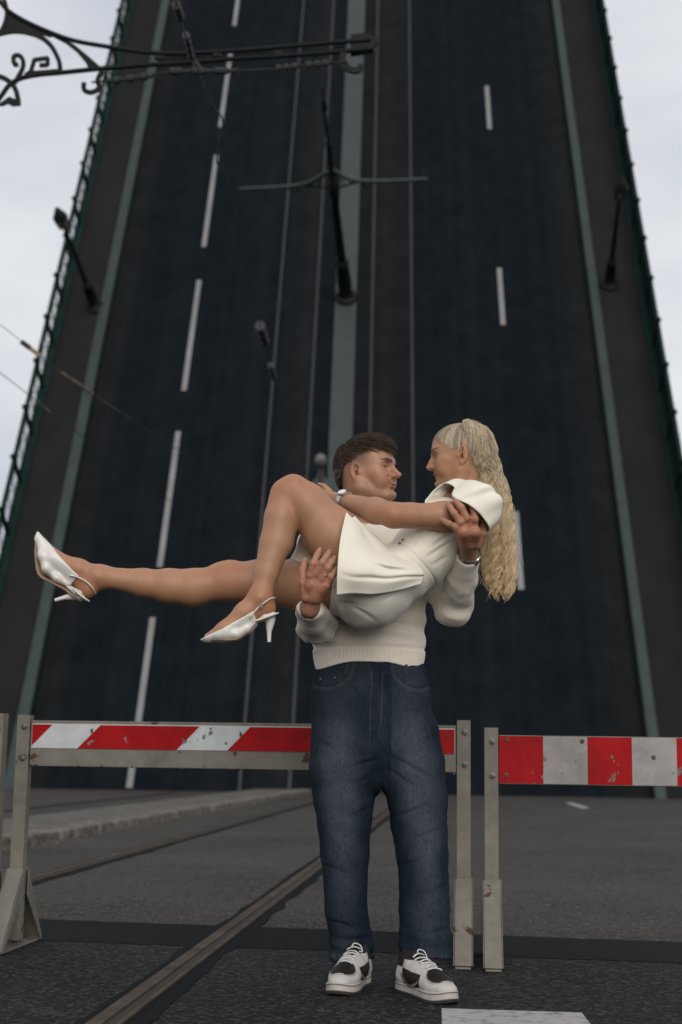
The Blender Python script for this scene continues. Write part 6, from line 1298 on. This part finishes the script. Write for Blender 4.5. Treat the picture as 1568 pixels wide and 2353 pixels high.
# ------------------------------------------------------------------ sneakers
def sneaker(heel, toe, ankle, label):
    heel = np.array([heel[0], heel[1], 0.0]); toe = np.array([toe[0], toe[1], 0.0]); X = nrm(toe - heel); Z = np.array([0, 0, 1.0]); Y = np.cross(Z, X); Ls = np.linalg.norm(toe - heel); R = np.stack([X, Y, Z])
    W = lambda x, y, z: heel + X * (x * Ls / 0.30) + Y * y + Z * z
    U = SDF()
    U.cone(W(0.045, 0, 0.055), W(0.13, 0, 0.058), 0.036, 0.042, 0.03, Y, 1.0); U.cone(W(0.13, 0, 0.055), W(0.215, 0.0, 0.050), 0.043, 0.044, 0.03, Z, 0.82); U.cone(W(0.215, 0, 0.048), W(0.262, 0.0, 0.042), 0.045, 0.036, 0.02, Z, 0.66)
    U.cone(W(0.048, 0, 0.06), W(0.055, 0, 0.105), 0.036, 0.036, 0.03); U.cone(W(0.10, 0, 0.085), W(0.17, 0, 0.066), 0.036, 0.034, 0.03)
    U.cone(W(0.095, 0, 0.090), W(0.090, 0, 0.122), 0.024, 0.020, 0.02, X, 0.5)         # tongue
    def cut(P, d): return np.maximum(d, 0.030 - P[:, 2])
    U.mods.append(cut); V, F = U.mesh(0.0022); V = relax(V, F, 1, 0.4); q = (V - heel) @ R.T; q[:, 0] *= 0.30 / Ls; x, y, z = q.T; ay = np.abs(y)
    white, dark, beige = np.array([0.46, 0.445, 0.43]), np.array([0.013, 0.0095, 0.0092]), np.array([0.20, 0.18, 0.155])
    T = np.tile(white, (len(V), 1))
    def paint(mask, col): T[mask] = col
    toe_box = ((x - 0.228) / 0.038) ** 2 + (y / 0.040) ** 2 < 1; paint(toe_box & (z > 0.048) & (x < 0.262), dark)
    paint((x > 0.075) & (x < 0.185) & (ay > 0.022) & (z < 0.088 - 0.10 * (x - 0.075)) & (z > 0.034), dark)       # quarter panel
    sx = (x - 0.055) / 0.125; sz = 0.076 - 0.075 * np.clip(sx, 0, 1) ** 0.6 + 0.105 * np.clip(sx - 0.35, 0, 1) ** 1.6; wd = 0.0085 * np.clip(sx * 6, 0, 1) * np.clip(1.15 - sx, 0, 1)
    paint((sx > 0) & (sx < 1.0) & (np.abs(z - sz - 0.004) < wd + 0.001) & (ay > 0.02), beige)                     # swoosh on the side
    paint((x < 0.075) & (z > 0.088) & (ay > 0.02), dark); paint((z > 0.112) | ((ay < 0.012) & (x > 0.085) & (x < 0.16) & (z > 0.09)), dark)
    groove = (np.abs(np.sqrt(((x - 0.228) / 0.038) ** 2 + (y / 0.040) ** 2) - 1.05) < 0.05) & (z > 0.045); T[groove] *= 0.6
    up = link('shoe', qmesh('shoe', V, F, T), M_SHOE, man)
    # cupsole: white midsole over a dark outsole
    def outline(sc, z): 
        pts = [(0.0, 0.0), (0.006, 0.028), (0.045, 0.039), (0.11, 0.038), (0.17, 0.046), (0.22, 0.053), (0.262, 0.046), (0.291, 0.025), (0.300, 0.0)]
        full = pts + [(a, -b) for a, b in pts[::-1][1:-1]]; c = spline([(a, b, 0) for a, b in full], 72, True); return np.array([W((p[0] - 0.15) * sc + 0.15, p[1] * sc, z) for p in c])
    for nm, z0, z1, s0, s1, mm in (('outsole', 0.001, 0.011, 0.985, 1.0, M_OUT), ('midsole', 0.0112, 0.037, 1.0, 0.975, M_MID)):
        a, b = outline(s0, z0), outline(s1, z1); k = len(a); toe_up = lambda A_: A_ + Z * (np.clip((((A_ - heel) @ X) / Ls - 0.82) / 0.18, 0, 1) ** 2 * 0.010)[:, None]
        a, b = toe_up(a), toe_up(b); link(nm, G().add(np.concatenate([a, b]), [tuple(range(k - 1, -1, -1)), tuple(range(k, 2 * k))] + [(i, (i + 1) % k, k + (i + 1) % k, k + i) for i in range(k)]).mesh(nm), mm, up, bevel=0.003)
    a = outline(0.999, 0.031); a = a + Z * (np.clip((((a - heel) @ X) / Ls - 0.82) / 0.18, 0, 1) ** 2 * 0.010)[:, None]
    link('welt_stitch', G().tube(a, 0.0012, 4, closed=True).mesh('welt_stitch'), M_OUT2, up)
    # laces
    def top(x_, y_):                        # height of the upper
        lo_, hi_ = 0.04, 0.16; zs = np.linspace(hi_, lo_, 80); Pq = np.array([W(x_, y_, zz) for zz in zs]); dd = U.eval(Pq); i = np.argmax(dd < 0); return zs[i]
    for i in range(6):
        xx = 0.198 - i * 0.0185; pts = []
        for yy in np.linspace(-0.024, 0.024, 9): pts.append(W(xx - 0.006 * (1 if i % 2 else -1) * yy / 0.024, yy, top(xx, yy) + 0.0032))
        link('lace', G().tube(pts, 0.0038, 6, flat=0.6).mesh('lace'), M_LACE, up, smooth=True)
    c0 = W(0.10, 0.012, 0.125)
    lp = spline([W(0.115, 0.02, top(0.115, 0.02) + 0.004), W(0.108, 0.028, 0.118), W(0.104, 0.020, 0.136), W(0.104, 0.0, 0.142), W(0.110, -0.008, 0.132)], 30)
    link('lace', G().tube(lp, 0.0022, 6).mesh('lace'), M_LACE, up, smooth=True)
    return up
def tone_mat(name, rough):
    m = bpy.data.materials.new(name); m.use_nodes = True; nt = m.node_tree; b = nt.nodes['Principled BSDF']; a = nt.nodes.new('ShaderNodeVertexColor'); a.layer_name = 'tone'; t = nt.nodes.new('ShaderNodeTexCoord'); n = nt.nodes.new('ShaderNodeTexNoise'); n.inputs['Scale'].default_value = 40; n.inputs['Detail'].default_value = 6
    nt.links.new(t.outputs['Object'], n.inputs['Vector']); r = nt.nodes.new('ShaderNodeValToRGB'); r.color_ramp.elements[0].color = (0.8, 0.78, 0.75, 1); r.color_ramp.elements[1].color = (1.05, 1.05, 1.05, 1); nt.links.new(n.outputs['Fac'], r.inputs['Fac'])
    mx = nt.nodes.new('ShaderNodeMixRGB'); mx.blend_type = 'MULTIPLY'; mx.inputs[0].default_value = 1; nt.links.new(a.outputs['Color'], mx.inputs[1]); nt.links.new(r.outputs['Color'], mx.inputs[2]); nt.links.new(mx.outputs['Color'], b.inputs['Base Color']); b.inputs['Roughness'].default_value = rough; b.inputs['Specular IOR Level'].default_value = 0.2
    return m
M_SHOE = tone_mat('sneaker_leather', 0.55); M_OUT = mat('dark_rubber', (0.022, 0.017, 0.016), 0.7, var=0.2); M_OUT2 = mat('stitch', (0.14, 0.10, 0.085), 0.8, var=0.2); M_MID = mat('cream_rubber', (0.33, 0.30, 0.275), 0.6, col2=(0.42, 0.39, 0.365), vscale=25); M_LACE = cloth_mat('white_lace', (0.50, 0.50, 0.49), 0.9, 900, 0.3, 0.05)
def feet(px, py, deg, ln): t_ = gnd(px, py); t_[2] = 0; a = math.radians(deg); return t_ + np.array([math.sin(a), math.cos(a), 0]) * ln, t_
h1, t1 = feet(772, 2292, 17, 0.31); h2, t2 = feet(1040, 2312, -27, 0.315)
sneaker(h1, t1, None, 'left'); sneaker(h2, t2, None, 'right')
